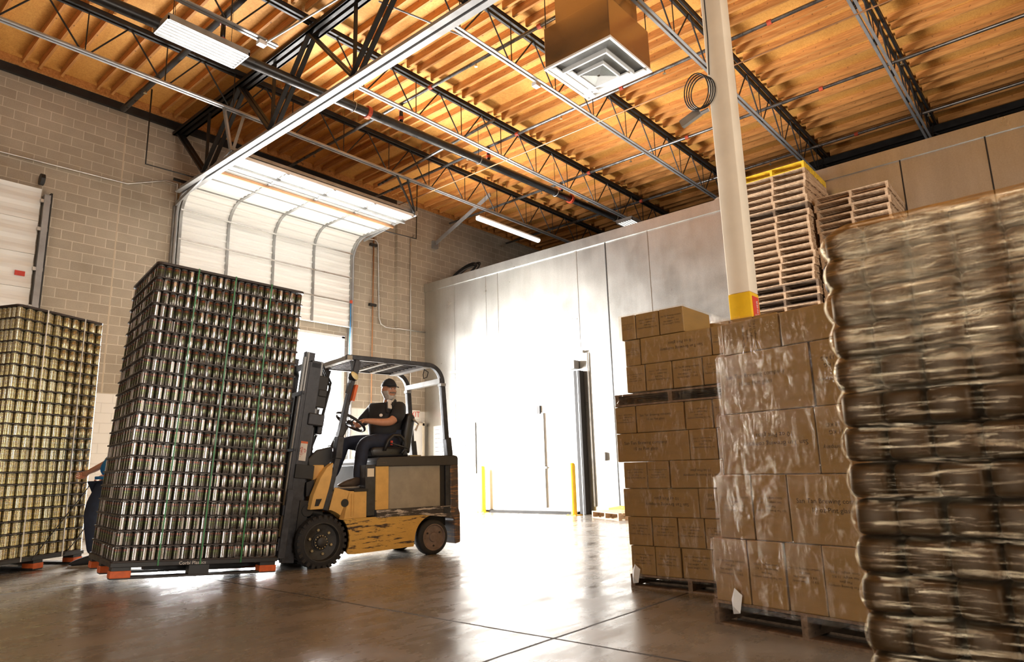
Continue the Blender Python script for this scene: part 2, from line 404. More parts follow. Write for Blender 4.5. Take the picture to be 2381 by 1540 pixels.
def text_mesh(s, mat='ink', spacing=1.0, depth=.002):
    k = (s, mat, spacing)
    if k in _tc: return _tc[k]
    c = bpy.data.curves.new('lettering', 'FONT'); c.body = s; c.size = 1; c.extrude = 0; c.align_x = 'CENTER'; c.align_y = 'CENTER'
    c.space_line = spacing; c.resolution_u = 2
    o = bpy.data.objects.new('lettering', c); COL.objects.link(o)
    bpy.context.view_layer.update()
    me = bpy.data.meshes.new_from_object(o.evaluated_get(bpy.context.evaluated_depsgraph_get()))
    bpy.data.objects.remove(o); me.materials.clear(); me.materials.append(M[mat]); _tc[k] = me; return me
def put_text(s, parent, origin, right, upv, size, mat='ink', spacing=1.0, name='printed_text'):
    me = text_mesh(s, mat, spacing); rx = Vector(right).normalized(); uy = Vector(upv).normalized(); nz = rx.cross(uy)
    o = link(name, me, parent)
    m = Matrix((( rx.x, uy.x, nz.x, 0), (rx.y, uy.y, nz.y, 0), (rx.z, uy.z, nz.z, 0), (0, 0, 0, 1)))
    o.matrix_local = Matrix.Translation(origin) @ m @ Matrix.Scale(size, 4)
    return o

# ================================================================== THE SHELL
XC, YW, CH = 11.73, 13.15, 8.09       # cold store front, block wall face, roof deck underside
struct(MB().box((-6, -9, -.25), (19, 22, 0)).build('floor', 'floor'), 'polished grey-brown concrete warehouse floor with saw-cut joints', 'floor')
struct(MB().box((-6, -9, CH), (19, YW+.3, CH+.15)).build('ceiling', 'osb'), 'orange strand board roof deck above the steel joists', 'ceiling')
wb = MB()
wb.box((-6, YW, 0), (5.4, YW+.3, CH)).box((9.3, YW, 0), (19, YW+.3, CH)).box((5.4, YW, 4.1), (9.3, YW+.3, CH))
struct(wb.build('wall_left', 'block'), 'tan concrete block wall painted white along its foot', 'wall')
struct(MB().box((10.8, YW-.10, 0), (18, YW, CH)).build('wall_pilaster', 'block'), 'shallow thickened strip of block wall beside the cold store', 'wall').name = 'trim_1'
struct(MB().box((-6.3, -9, 0), (-6, YW+.3, CH)).build('wall_rear', 'rear_wall'), 'block wall behind the camera', 'wall')
struct(MB().box((-6, -9.3, 0), (19, -9, CH)).build('wall_side', 'rear_wall'), 'block wall on the far right side behind the camera', 'wall')
struct(MB().box((18.7, -9, 5.9), (19, YW, CH)).build('wall_far', 'block'), 'dark far wall above the cold store roof', 'wall')
# cold store
cs = struct(MB().box((XC, -9, 0), (19, YW-.11, 5.80)).build('wall_right', 'galv'), 'tall galvanised insulated wall of the cold store', 'wall')
struct(MB().box((XC-.03, -9, 5.60), (XC, YW-.11, 5.82)).build('trim_2', 'galv'), 'metal cap flashing along the top of the cold store wall', 'trim')
k = 2
for y, wd in ((11.94, .05), (10.85, .05), (10.45, .03), (8.13, .05), (7.36, .02), (6.37, .05), (4.4, .04), (3.1, .03), (1.77, .02), (.64, .02), (-.5, .02)):
    k += 1
    o = MB().box((XC-.008, y-wd/2, 0 if y > 8.3 or y < 8 else 3.3), (XC, y+wd/2, 5.6)).build('trim_%d' % k, 'galv' if wd > .02 else 'steel_dark')
    struct(o, 'narrow vertical joint strip on the cold store wall', 'trim')
struct(MB().box((XC-.012, 8.16, 4.05), (XC, 10.45, 4.09)).build('trim_20', 'galv'), 'horizontal joint above the sliding cold store door', 'trim')
struct(MB().box((-6, YW-.07, 7.80), (18.7, YW, 8.06)).build('trim_21', 'steel_dark'), 'dark steel ledger along the top of the block wall', 'trim')
struct(MB().box((-6, YW-.115, 7.95), (18.7, YW-.071, 8.085)).build('trim_22', 'joist_wood'), 'timber nailer along the top of the block wall', 'trim')
struct(MB().box((-6, YW+.3, -.02), (19, 22, .003)).build('trim_23', 'tan_roof'), 'pale concrete yard outside the dock door', 'yard')

# ------------------------------------------------------------------ roof: steel joists, girder, wood purlins
def jx(k): return 6.77+1.143*k
JY = [10.55, 8.38, 6.12, 3.90, 1.70, -.50]
JN = ['nearest the block wall', 'second out from the block wall', 'third out from the block wall', 'fourth out from the block wall', 'fifth out from the block wall', 'farthest right in the photo']
steel_web = MB()
def joist(iy, y, x0, x1, gap=None):
    o = empty('roof_joist', 'black open-web steel roof joist with paler bottom chord, ' + JN[iy], 'roof joist', (0, y, 0), 0, 'open-web steel roof joists')
    mb = MB()
    for s in (-1, 1): mb.box((x0, s*.045-.02, 7.86), (x1, s*.045+.02, 7.93)); mb.box((x0, s*.024-.003 if s > 0 else -.07, 7.925), (x1, .07 if s > 0 else -.024, 7.935))
    mb.build('top_chord', 'steel_dark', o)
    segs = [(x0, x1)] if not gap else [(x0, gap[0]), (gap[1], x1)]
    for a, b in segs:
        mb = MB()
        for s in (-1, 1):
            mb.box((a, s*.035-.02, 7.165), (b, s*.035+.02, 7.175)); mb.box((a, s*.017-.003, 7.17), (b, s*.017+.003, 7.215))
        mb.build('bottom_chord', 'steel_light', o)
    kk = int((x0-6.77)/1.143)-1
    while jx(kk) < x1:
        t0 = jx(kk); b0 = t0+.571; t1 = t0+1.143
        if b0 > x0+.2 and b0 < x1-.2 and not (gap and gap[0]+.02 < b0 < gap[1]-.02):
            for (p, q, r) in (((t0, 7.88), (b0-.05, 7.18), .013), ((b0+.05, 7.18), (t1, 7.88), .013), ((b0, 7.18), (b0, 7.88), .009)):
                if p[0] < x0 or q[0] > x1: continue
                pa = pix((p[0], y, p[1])); pb = pix((q[0], y, q[1]))
                if (pa and -60 < pa[0] < 2450 and -60 < pa[1] < 1000) or (pb and -60 < pb[0] < 2450 and -60 < pb[1] < 1000):
                    MB().tube([(p[0], 0, p[1]), (q[0], 0, q[1])], r, 6).build('web', 'steel_dark', o)
        kk += 1
    return o
for i, y in enumerate(JY):
    joist(i, y, -3 if i < 2 else (-1 if i < 4 else 3), 18.6, None if i in (0, 3, 4, 5) else (4.62, 5.95))

# joist girders running across
def girder(x, y0, y1, label, light=True):
    g = empty('joist_girder', label, 'roof girder', (x, 0, 0), 0, 'steel girders carrying the joists')
    mb = MB()
    for s in (-1, 1): mb.box((s*.07-.045, y0, 7.66), (s*.07+.045, y1, 7.68)); mb.box((s*.03-.006, y0, 7.67), (s*.03+.006, y1, 7.84)); mb.box((s*.1-.02, y0, 7.66), (s*.1+.02, y1, 7.72))
    mb.build('top_chord', 'steel_dark', g)
    mb = MB()
    for s in (-1, 1): mb.box((s*.065-.045, y0, 6.36), (s*.065+.045, y1-.3, 6.385)); mb.box((s*.022-.005, y0, 6.37), (s*.022+.005, y1-.3, 6.50))
    mb.build('bottom_chord', 'steel_light' if light else 'steel_dark', g)
    ys = [j for j in JY if y0 <= j <= y1] + ([13.0] if y1 > 12 else []); ys = sorted(ys)
    for a, b in zip(ys[:-1], ys[1:]):
        m = (a+b)/2
        for p, q in (((0, a, 7.67), (0, m, 6.45)), ((0, b, 7.67), (0, m, 6.45))):
            mb = MB()
            for s in (-.05, .05): mb.beam((s, p[1], p[2]), (s, q[1], q[2]), .03, .07, (1, 0, 0))
            mb.build('web', 'steel_dark', g)
        mb = MB(); mb.beam((0, m, 6.45), (0, m, 7.67), .03, .05, (1, 0, 0)); mb.build('web', 'steel_dark', g)
    return g
girder(5.2, -3, 13.1, 'steel girder with double pale grey bottom chord crossing above the lifted load')
girder(16.0, -6, 5.8, 'black steel girder high on the right over the cold store roof', False)

# purlins: three in every 1.14 m, hung between the joists
pur = {}
ybs = [13.03]+JY+[-2.7]
n_p = 0; cand = []
for b in range(len(ybs)-1):
    ya, yb = ybs[b], ybs[b+1]
    for kk in range(-5, 15):
        for off in (0, .24, .57):
            x = 2.51+1.14*kk+off
            if x > 18.5: continue
            vis = False
            for tt in (.05, .3, .5, .7, .95):
                q = pix((x, ya+(yb-ya)*tt, 7.95))
                if q and -10 < q[0] < 2391 and -10 < q[1] < 720: vis = True
            if vis: cand.append((math.hypot(x, (ya+yb)/2), b, x, ya, yb))
cand.sort()
BN = ['between block wall and first joist', 'between first and second joists', 'between second and third joists', 'between third and fourth joists', 'between fourth and fifth joists', 'between fifth and sixth joists', 'past the sixth joist']
meshes = {}
cnt = {}
rest = MB()
for i, (d, b, x, ya, yb) in enumerate(sorted(cand[:290], key=lambda c: (c[1], c[2]))):
    if b not in meshes:
        L = ya-yb-.16
        meshes[b] = MB().box((-.02, -L/2, 7.95), (.02, L/2, 8.085)).mesh('purlin', 'joist_wood')
    cnt[b] = cnt.get(b, 0)+1
    o = link('roof_purlin', meshes[b], None, (x, (ya+yb)/2 + (-.03 if b == 0 else 0), 0))
    tag(o, 'orange timber purlin %s from the left %s' % (ordn(cnt[b]), BN[b]), 'purlin', 'timber purlins under the roof deck')
for d, b, x, ya, yb in cand[290:]: rest.box((x-.02, yb+.08, 7.95), (x+.02, ya-.08, 8.085))
if len(cand) > 290: tag(rest.build('roof_purlin', 'joist_wood'), 'distant timber purlins under the roof deck over the cold store', 'purlin', 'timber purlins under the roof deck', 'stuff')
# hangers where purlins meet the joists are drawn as joist seats
# knee braces under the first joist at the raised door
kb = empty('knee_brace', 'brown V shaped steel hanger from roof joist to left corner of raised door', 'brace', (0, 0, 0), 0, 'hangers of the raised dock door')
MB().beam((4.90, 10.55, 7.17), (5.08, 10.6, 6.47), .04, .05).build('strut', 'steel_grey', kb)
MB().beam((5.26, 10.55, 7.17), (5.12, 10.6, 6.47), .04, .05).build('strut', 'steel_grey', kb)
kb2 = empty('knee_brace', 'dark V shaped steel hanger from roof joist to right corner of raised door', 'brace', (0, 0, 0), 0, 'hangers of the raised dock door')
MB().beam((8.7, 10.55, 7.17), (9.35, 10.75, 6.56), .03, .04).build('strut', 'steel_dark', kb2)
MB().beam((9.0, 10.55, 7.17), (9.38, 10.75, 6.56), .03, .04).build('strut', 'steel_dark', kb2)
br = empty('wall_brace', 'pale grey diagonal steel brace from block wall up to roof joist', 'brace')
MB().beam((12.06, 12.98, 7.03), (11.72, 10.6, 7.66), .04, .09).build('strut', 'steel_light', br)
MB().box((11.98, 12.93, 6.9), (12.14, 13.04, 7.1)).build('wall_bracket', 'steel_grey', br)

# ------------------------------------------------------------------ pipes and conduits under the roof
def pipe(label, pts, r, mat, cat='pipe', group=None, name='pipe', n=12, couplings=(), heads=()):
    o = MB().tube(pts, r, n).build(name, mat, None, 0, True)
    tag(o, label, cat, group)
    for c, ax in couplings:
        m = Matrix.Translation(c) @ (Matrix.Rotation(PI/2, 4, 'X') if ax == 'y' else Matrix.Rotation(PI/2, 4, 'Y') if ax == 'x' else Matrix())
        MB().lathe([(r*1.35, -.035), (r*1.35, .035)], 12, m).build('coupling', 'red', o)
    for c in heads:
        MB().lathe([(.012, .0), (.012, -.05), (.03, -.055), (.03, -.06)], 8, Matrix.Translation(c)).build('sprinkler_head', 'brass', o)
    return o
def zp(x): return 6.96+(x-2.45)*.031
mp = pipe('thick black sprinkler main running below the joists', [(-1, 8.8, zp(-1)), (17.5, 8.8, zp(17.5))], .083, 'pipe_black', 'pipe', None, 'sprinkler_main', 20,
     [((6.6, 8.8, zp(6.6)), 'x'), ((12.6, 8.8, zp(12.6)), 'x')])
for x in (3.3, 6.3, 9.4, 12.0, 14.6):
    MB().tube([(x, 8.8+.093*math.sin(a), zp(x)+.093*math.cos(a)) for a in [i*PI/8 for i in range(16)]], .007, 6, closed=True).build('hanger_ring', 'conduit', mp)
    MB().tube([(x, 8.8, zp(x)+.09), (x, 8.8, 8.09)], .006, 6).build('hanger_rod', 'steel_dark', mp)
names = {4.0: 'at the left above the long light fixture', 7.35: 'just past the steel girder', 9.7: 'over the middle of the room', 12.25: 'above the cold store edge', 14.6: 'deep over the cold store roof'}
for x, w_ in names.items():
    zz = 7.57
    ye = 5.05 if x == 7.35 else -4
    bp = pipe('thin sprinkler branch pipe ' + w_, [(x, ye, zz), (x, 12.6, zz)], .03 if x > 5 else .05, 'pipe_grey' if x > 5 else 'pipe_black', 'pipe', 'sprinkler branch pipes', 'sprinkler_branch', 12,
         [((x, y, zz), 'y') for y in (5.55, 8.0, 2.9) if y > ye], [(x, y, zz-.03) for y in (-1.1, 1.6, 4.7, 6.9, 9.4, 11.6) if y > ye])
    rs = MB().tube([(x, 8.8, zp(x)+.085), (x, 8.8, zz)], .035, 12).build('riser', 'pipe_black', bp, 0, True)
    for zc in (zp(x)+.16, zz-.12): MB().lathe([(.047, zc-.03), (.047, zc+.03)], 12, Matrix.Translation((x, 8.8, 0))).build('coupling', 'red', rs)
pipe('stub of thin sprinkler pipe hung between second and third branch lines', [(9.0, 8.0, 7.6), (9.35, 12.0, 7.6)], .03, 'pipe_grey', 'pipe', None, 'sprinkler_branch')
pipe('thin copper coloured line crossing the whole roof on wires', [(9.5, 12.6, 6.98), (9.5, -3, 6.98)], .011, 'copper', 'line', None, 'copper_line', 8)
pipe('thin grey conduit on the block wall kinking above the raised door', [(-1, 13.1, 6.30), (2.4, 13.1, 6.34), (4.35, 13.1, 6.39), (5.03, 13.1, 6.67), (5.25, 13.1, 6.67), (5.25, 13.1, 6.3)], .016, 'conduit', 'conduit', None, 'wall_conduit', 8)
pipe('dark conduit dropping from the roof then turning toward the door rail', [(4.35, 12.3, 8.0), (4.35, 12.3, 6.52), (5.45, 12.3, 6.55), (6.6, 12.3, 6.52)], .014, 'steel_dark', 'conduit', None, 'hanging_conduit', 8)
pipe('dark conduit dropping from the roof at the right end of the raised door', [(10.55, 12.0, 8.0), (10.52, 12.0, 6.55), (9.43, 12.0, 6.5)], .014, 'steel_dark', 'conduit', None, 'hanging_conduit', 8)
pipe('rust brown pipe running down the block wall right of the dock door', [(10.08, 13.1, 6.75), (10.06, 13.1, .1)], .017, 'copper', 'pipe', None, 'wall_pipe', 8)
for z in (6.55, 5.0, 3.6):
    MB().box((9.97, 13.07, z-.03), (10.17, 13.14, z+.03)).build('pipe_clamp', 'steel_dark', bpy.data.objects['wall_pipe'])
pipe('grey conduit down the wall curving right into the cold store', [(9.6, 13.1, 6.65), (10.15, 13.1, 6.7), (10.22, 13.1, 6.6), (10.27, 13.1, 4.7), (10.33, 13.1, 4.56), (10.47, 13.1, 4.5), (10.79, 13.1, 4.5), (10.82, 13.02, 4.5), (XC, 13.02, 4.52)], .018, 'conduit', 'conduit', None, 'wall_conduit', 8)
pipe('thin straight conduit down the wall beside the cold store corner', [(11.35, 13.02, 7.1), (11.22, 13.02, 7.0), (11.22, 13.02, 2.5)], .015, 'conduit', 'conduit', None, 'wall_conduit', 8)
pipe('short sloping conduit along the roof by the upper light', [(4.42, 8.30, 7.12), (4.9, 6.8, 7.5), (5.5, 4.6, 7.6)], .016, 'conduit', 'conduit', None, 'roof_conduit', 8)
pipe('long sloping conduit running up to the second joist', [(5.26, 6.8, 7.48), (6.96, 6.13, 7.25)], .014, 'steel_light', 'conduit', None, 'roof_conduit', 8)
for nm, (x, y, z), lb in (('junction_box', (4.38, 8.38, 7.13), 'small white junction box under the joist beside the long light'), ('junction_box', (7.95, 6.12, 7.10), 'small white junction box under the third joist near the air unit')):
    tag(MB().box((x-.06, y-.05, z-.05), (x+.06, y+.05, z+.02)).build(nm, 'white_paint', None, .006), lb, 'box', 'junction boxes under the joists')

# ------------------------------------------------------------------ light fixtures
def highbay(loc, label):
    o = empty('ceiling_light', label, 'ceiling light', loc, 0, 'six tube light fixtures')
    L, W = 1.14, .47
    mb = MB(); mb.box((-L/2, -W/2, .03), (L/2, W/2, .07))
    for a, b in (((-L/2, -W/2, -.02), (L/2, -W/2+.015, .03)), ((-L/2, W/2-.015, -.02), (L/2, W/2, .03)), ((-L/2, -W/2, -.02), (-L/2+.02, W/2, .03)), ((L/2-.02, -W/2, -.02), (L/2, W/2, .03))): mb.box(a, b)
    mb.build('housing', 'steel_grey', o)
    for i in range(7):
        y = -W/2+.03+i*(W-.06)/6
        MB().prism([(y-.004, -.02), (y+.004, -.02), (y+.012, .03), (y-.012, .03)], -L/2+.02, L/2-.02, 'x').build('reflector', 'steel_grey', o)
    for i in range(6):
        y = -W/2+.03+(i+.5)*(W-.06)/6
        MB().tube([(-L/2+.03, y, .0), (L/2-.03, y, .0)], .016, 8).build('tube', 'tube', o)
    for x in (-.4, .4): MB().tube([(x, 0, .07), (x, 0, 8.09-loc[2])], .004, 5).build('hanger_wire', 'steel_dark', o)
    return o
highbay((3.68, 8.69, 6.90), 'rectangular six-tube light fixture glowing at the upper left of the roof')
highbay((14.5, 8.15, 6.90), 'small six-tube light fixture peeking over the cold store roof')
sl = empty('strip_light', 'long single glowing strip light above the cold store corner', 'ceiling light', (12.45, 10.62, 6.93))
MB().box((-1.18, -.06, .0), (1.18, .06, .05)).build('housing', 'white_paint', sl, .005)
MB().prism([(-.075, 0), (.075, 0), (.06, -.045), (.02, -.065), (-.02, -.065), (-.06, -.045)], -1.17, 1.17, 'x').build('diffuser', 'tube', sl)
for x in (-.9, .9): MB().tube([(x, 0, .05), (x, 0, 1.16)], .004, 5).build('hanger_wire', 'steel_dark', sl)

# ------------------------------------------------------------------ air unit
hv = empty('air_diffuser', 'brown reflective sheet metal air unit with square louvred grille hanging from roof', 'air unit', (7.22, 4.47, 6.30))
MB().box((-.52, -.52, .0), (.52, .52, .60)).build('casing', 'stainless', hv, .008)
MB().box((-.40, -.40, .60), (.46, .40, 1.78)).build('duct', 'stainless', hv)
mb = MB()
def sq(mb, a, b, z0, z1, cx=0, cy=0):
    mb.box((cx-b, cy-b, z0), (cx+b, cy-a, z1)); mb.box((cx-b, cy+a, z0), (cx+b, cy+b, z1)); mb.box((cx-b, cy-a, z0), (cx-a, cy+a, z1)); mb.box((cx+a, cy-a, z0), (cx+b, cy+a, z1))
sq(mb, .50, .535, -.03, .0); sq(mb, .33, .355, -.075, -.0); sq(mb, .19, .21, -.11, 0); mb.build('frame', 'white_paint', hv)
def blades(lo, hi, z, nm, n):
    for s, ax in ((-1, 0), (1, 0), (-1, 1), (1, 1)):
        mb = MB()
        if s > 0 and hi > .2:
            sl_ = [(lo, z-.052), (hi, z-.012), (hi, z), (lo, z-.03)]
            if ax == 0: mb.prism(sl_, -hi*.98, hi*.98)
            else: mb.prism(sl_, -hi*.98, hi*.98, 'x')
            mb.build('deflector', 'white_paint', hv); continue
        for i in range(n):
            c = s*(lo+(hi-lo)*(i+.5)/n); e = abs(c)
            if ax == 0: mb.box((c-.0025, -e, z-.012), (c+.0025, e, z))
            else: mb.box((-e, c-.0025, z-.012), (e, c+.0025, z))
        mb.build(nm, 'white_paint' if (s > 0) else 'steel_grey', hv)  # far blades white, near ones grey: lit and shaded sides put into colour
blades(.36, .50, -.005, 'louver', 11); blades(.21, .33, -.05, 'louver', 9); blades(.02, .19, -.09, 'louver', 11)
for x, y in ((-.5, -.5), (.5, .5), (-.5, .5), (.5, -.5)): MB().tube([(x, y, .6), (x, y, 1.78)], .008, 6).build('hanger_rod', 'steel_dark', hv)

# ------------------------------------------------------------------ column
cl = empty('steel_column', 'cream square steel column with yellow painted foot rising to the roof', 'column', (6.17, 2.37, 0), 0)
W2 = .105
MB().box((-W2, -W2, 2.50), (W2, W2, 7.66)).build('shaft', 'cream', cl, .012, True)
tag(MB().box((-W2-.002, -W2-.002, 0.02), (W2+.002, W2+.002, 2.50)).build('painted_foot', 'yellow', cl, .012, True), 'yellow foot')
MB().box((-.16, -.16, 0), (.16, .16, .02)).build('base_plate', 'steel_dark', cl)
sg = tag(MB().box((-.07, -W2-.008, 2.02), (.07, -W2-.002, 2.46)).build('notice', 'red_print', cl), 'dark red notice with white vertical lettering')
put_text('FIRE\nEXTINGUISHER', sg, (0, -W2-.0095, 2.24), (0, 0, 1), (-1, 0, 0), .055, 'white_label', .9)
cc = empty('cable_coil', 'coil of black cable with a connector box hanging on the cream column', 'cable', (0, 0, 0))
p0 = Vector((6.03, 2.52, 4.62))
for i in range(4):
    MB().tube([(p0.x-.02*i, p0.y+.13*math.cos(a)+.015*i, p0.z+(.17+.01*i)*math.sin(a)) for a in [j*PI/12 for j in range(24)]], .007, 6, closed=True).build('cable_loop', 'cord', cc)
MB().tube([(6.055, 2.45, 4.8), (6.058, 2.43, 5.2), (6.058, 2.42, 7.6)], .006, 6).build('cable', 'cord', cc)
MB().beam((6.03, 2.78, 4.36), (6.03, 2.57, 4.43), .05, .08).build('connector_box', 'steel_grey', cc)
MB().tube([(6.03, 2.6, 4.4), (6.04, 2.48, 4.42)], .02, 8).build('clamp', 'steel_light', cc)

# ------------------------------------------------------------------ dock doors
# raised sectional door following its curved track
dd = empty('door_1', 'tall white sectional dock door rolled up on curved tracks', 'door'); dd['kind'] = 'structure'
x0, x1 = 5.31, 9.38; rr = .52; yv = 13.05; zt = 6.50
def path(s):
    """distance s along the door from its lowest edge"""
    z0 = 4.32; sv = (zt-rr)-z0
    if s <= sv: return (yv, z0+s, 0)
    a = (s-sv)/rr
    if a <= PI/2: return (yv-rr+rr*math.cos(a), zt-rr+rr*math.sin(a), a)
    return (yv-rr-(s-sv-rr*PI/2), zt, PI/2)
tot = (zt-rr-4.32)+rr*PI/2+1.75
npan = 7; ph = tot/npan
for i in range(npan):
    mb = MB(); a0 = i*ph+.004; a1 = (i+1)*ph-.004; n = 24
    prof = []
    for j in range(n+1):
        s = a0+(a1-a0)*j/n; y, z, a = path(s)
        off = .022 if (j % 6) in (0, 1) else 0.0
        ny, nz = -math.cos(a), -math.sin(a)
        prof.append((y+ny*off, z+nz*off))
    back = []
    for j in range(n, -1, -6):
        s = a0+(a1-a0)*j/n; y, z, a = path(s); back.append((y+math.cos(a)*.04, z+math.sin(a)*.04))
    mb.prism(prof+back, x0, x1, 'x'); mb.build('door_panel', 'door_panel', dd)
for xm in (5.33, 6.30, 7.33, 8.33, 9.36):
    for i in range(npan):
        mb = MB(); pr_ = []
        for j in range(7):
            s = i*ph+.01+(ph-.02)*j/6; y, z, a = path(s); pr_.append((y-math.cos(a)*.035, z-math.sin(a)*.035))
        for j in range(6, -1, -1):
            s = i*ph+.01+(ph-.02)*j/6; y, z, a = path(s); pr_.append((y-math.cos(a)*.008, z-math.sin(a)*.008))
        mb.prism(pr_, xm-.028, xm+.028, 'x'); mb.build('stile', 'steel_grey', dd)
for i in (1, 2, 3, 4, 5, 6):
    y, z, a = path(i*ph); MB().beam((x0, y-math.cos(a)*.03, z-math.sin(a)*.03), (x1, y-math.cos(a)*.03, z-math.sin(a)*.03), .02, .03).build('joint_rail', 'steel_grey' if i > 3 else 'conduit', dd)
for s in (tot-.75, tot-.35):
    y, z, a = path(s); MB().beam((x0-.03, y, z-.06), (x1+.03, y, z-.06), .05, .05).build('strut_bar', 'copper' if s < tot-.5 else 'steel_grey', dd)
for xr in (x0-.05, x1+.05):
    pts = [(xr, yv, .05), (xr, yv, zt-rr)] + [(xr, yv-rr+rr*math.cos(a), zt-rr+rr*math.sin(a)) for a in [PI/2*j/10 for j in range(1, 11)]] + [(xr, 10.75, zt+.03)]
    MB().tube(pts, .032, 8).build('track', 'steel_light', dd)
    MB().box((xr-.05, yv+.03, 0), (xr+.05, YW, zt-.3)).build('track_angle', 'steel_grey', dd)
MB().beam((x0-.12, 10.80, zt+.09), (x1+.12, 10.80, zt+.09), .05, .06).build('end_rail', 'steel_grey', dd)
MB().tube([(x0-.2, 12.95, zt+.18), (x1+.2, 12.95, zt+.18)], .03, 10).build('spring_shaft', 'steel_dark', dd)
MB().beam((x0-.10, 13.0, 6.2), (x0-.10, 10.8, 6.62), .03, .07).build('side_rail', 'steel_light', dd)
MB().beam((x1+.10, 12.7, 6.42), (x1+.10, 10.8, 6.62), .03, .05).build('side_rail', 'steel_light', dd)
MB().tube([(x1-.03, 13.0, 4.9), (x1-.04, 12.98, 4.3), (x1-.05, 12.99, 3.5)], .01, 6).build('pull_rope', 'blue_shirt', dd)
MB().box((x1-.06, 12.97, 4.9), (x1+.0, 13.0, 4.97)).build('latch', 'red', dd)
# door frame of the opening
struct(MB().box((9.22, YW-.02, 0), (9.30, YW+.3, 4.1)).box((5.40, YW-.02, 0), (5.48, YW+.3, 4.1)).box((5.40, YW-.02, 4.06), (9.30, YW+.3, 4.12)).build('door_frame', 'white_paint'), 'pale frame round the open dock doorway', 'trim').name = 'trim_24'
# closed sectional door at far left
d1 = empty('door_2', 'closed white ribbed sectional dock door at left edge', 'door'); d1['kind'] = 'structure'
for i in range(10):
    z0 = i*.585; mb = MB(); prof = []
    for j in range(9): prof.append((13.06-(.016 if j % 4 in (0, 1) else 0), z0+.003+.579*j/8))
    mb.prism(prof+[(13.10, z0+.582), (13.10, z0+.003)], -1.2, 3.02, 'x'); mb.build('door_panel', 'door_panel', d1)
for xr in (3.10,):
    MB().box((xr-.045, 12.98, 0), (xr+.045, 13.12, 5.75)).build('track', 'steel_light', d1)
    MB().box((xr+.045, 13.0, 0), (xr+.075, YW, 5.8)).build('track_angle', 'steel_dark', d1)
    for z in (3.75, 4.4, 5.1, 5.6): MB().box((xr-.09, 12.99, z), (xr+.05, 13.05, z+.06)).build('roller_bracket', 'conduit', d1)
MB().tube([(-1, 12.95, 6.10), (2.35, 12.95, 6.10)], .07, 12).build('spring', 'steel_dark', d1)
MB().lathe([(.10, -.03), (.10, .03)], 16, Matrix.Translation((2.98, 12.95, 5.98)) @ Matrix.Rotation(PI/2, 4, 'Y')).build('cable_drum', 'steel_dark', d1)
MB().box((2.78, 13.03, 4.28), (2.92, 13.045, 4.36)).build('warning_label', 'red_print', d1)
# cold store sliding door
d3 = empty('door_3', 'wide white sliding cold store door with dark gasket at its right edge', 'door'); d3['kind'] = 'structure'
MB().box((XC-.11, 8.24, .05), (XC-.02, 10.76, 2.95)).build('door_leaf', 'white_paint', d3, .01)
MB().box((XC-.16, 8.06, .0), (XC-.01, 8.22, 2.93)).build('door_gasket', 'black_rubber', d3, .01)
MB().box((XC-.14, 8.11, .0), (XC-.165, 8.13, 2.93)).build('gasket_rib', 'steel_grey', d3)
MB().box((XC-.20, 8.16, 2.98), (XC-.02, 8.36, 3.16)).build('roller_box', 'steel_grey', d3, .01)
MB().box((XC-.10, 8.0, 3.30), (XC-.03, 12.0, 3.36)).build('door_rail', 'galv', d3)
MB().beam((XC-.14, 9.10, .12), (XC-.14, 9.10, 2.12), .035, .05).build('door_handle', 'steel_grey', d3)
MB().box((XC-.16, 9.16, 2.10), (XC-.11, 9.24, 2.28)).build('handle_catch', 'steel_dark', d3)
MB().box((XC-.17, 9.03, .93), (XC-.11, 9.17, .97)).build('handle_catch', 'steel_grey', d3)
struct(MB().tube([(XC-.03, 7.93, .15), (XC-.03, 7.93, 3.3)], .018, 8).build('trim_25', 'conduit'), 'grey conduit beside the sliding door gasket', 'conduit')
tag(MB().box((XC-.07, 7.60, 1.05), (XC-.0, 7.72, 1.22)).build('switch_box', 'steel_grey', None, .005), 'small grey switch box on the cold store wall right of the gasket', 'switch')
struct(MB().prism([(XC-.22, 0), (XC-.18, .05), (XC, .07), (XC, 0)], 8.25, 10.85).build('trim_26', 'steel_dark'), 'dark studded steel threshold below the sliding door', 'threshold')
# exit door and sign
d4 = empty('door_4', 'white personnel door beside the cold store corner', 'door'); d4['kind'] = 'structure'
MB().box((10.86, 12.99, 0), (11.60, 13.04, 2.08)).build('door_leaf', 'white_paint', d4)
MB().box((10.80, 12.98, 0), (10.86, 13.05, 2.14)).box((11.60, 12.98, 0), (11.66, 13.05, 2.14)).box((10.80, 12.98, 2.08), (11.66, 13.05, 2.14)).build('door_frame', 'cream', d4)
ex = tag(MB().box((11.08, 12.97, 2.24), (11.50, 13.04, 2.46)).build('exit_sign', 'white_label', None, .005), 'small white sign with red EXIT lettering on block wall', 'exit sign')
put_text('EXIT', ex, (11.29, 12.968, 2.35), (1, 0, 0), (0, 0, 1), .20, 'red_print')
# whiteboard
wbd = empty('whiteboard', 'large gridded white schedule board mounted on the cold store wall', 'whiteboard')
MB().box((XC-.031, 11.26, .87), (XC-.009, 12.69, 2.05)).build('board', 'white_paint', wbd)
mb = MB()
for i in range(10): mb.box((XC-.0345, 11.32, .98+i*.108), (XC-.031, 12.62, .988+i*.108))
for y in (11.56, 12.35): mb.box((XC-.0345, y, .95), (XC-.031, y+.008, 1.98))
mb.build('grid_lines', 'ink', wbd)
MB().box((XC-.035, 11.235, .86), (XC-.0, 11.26, 2.06)).build('edge_strip', 'steel_grey', wbd)

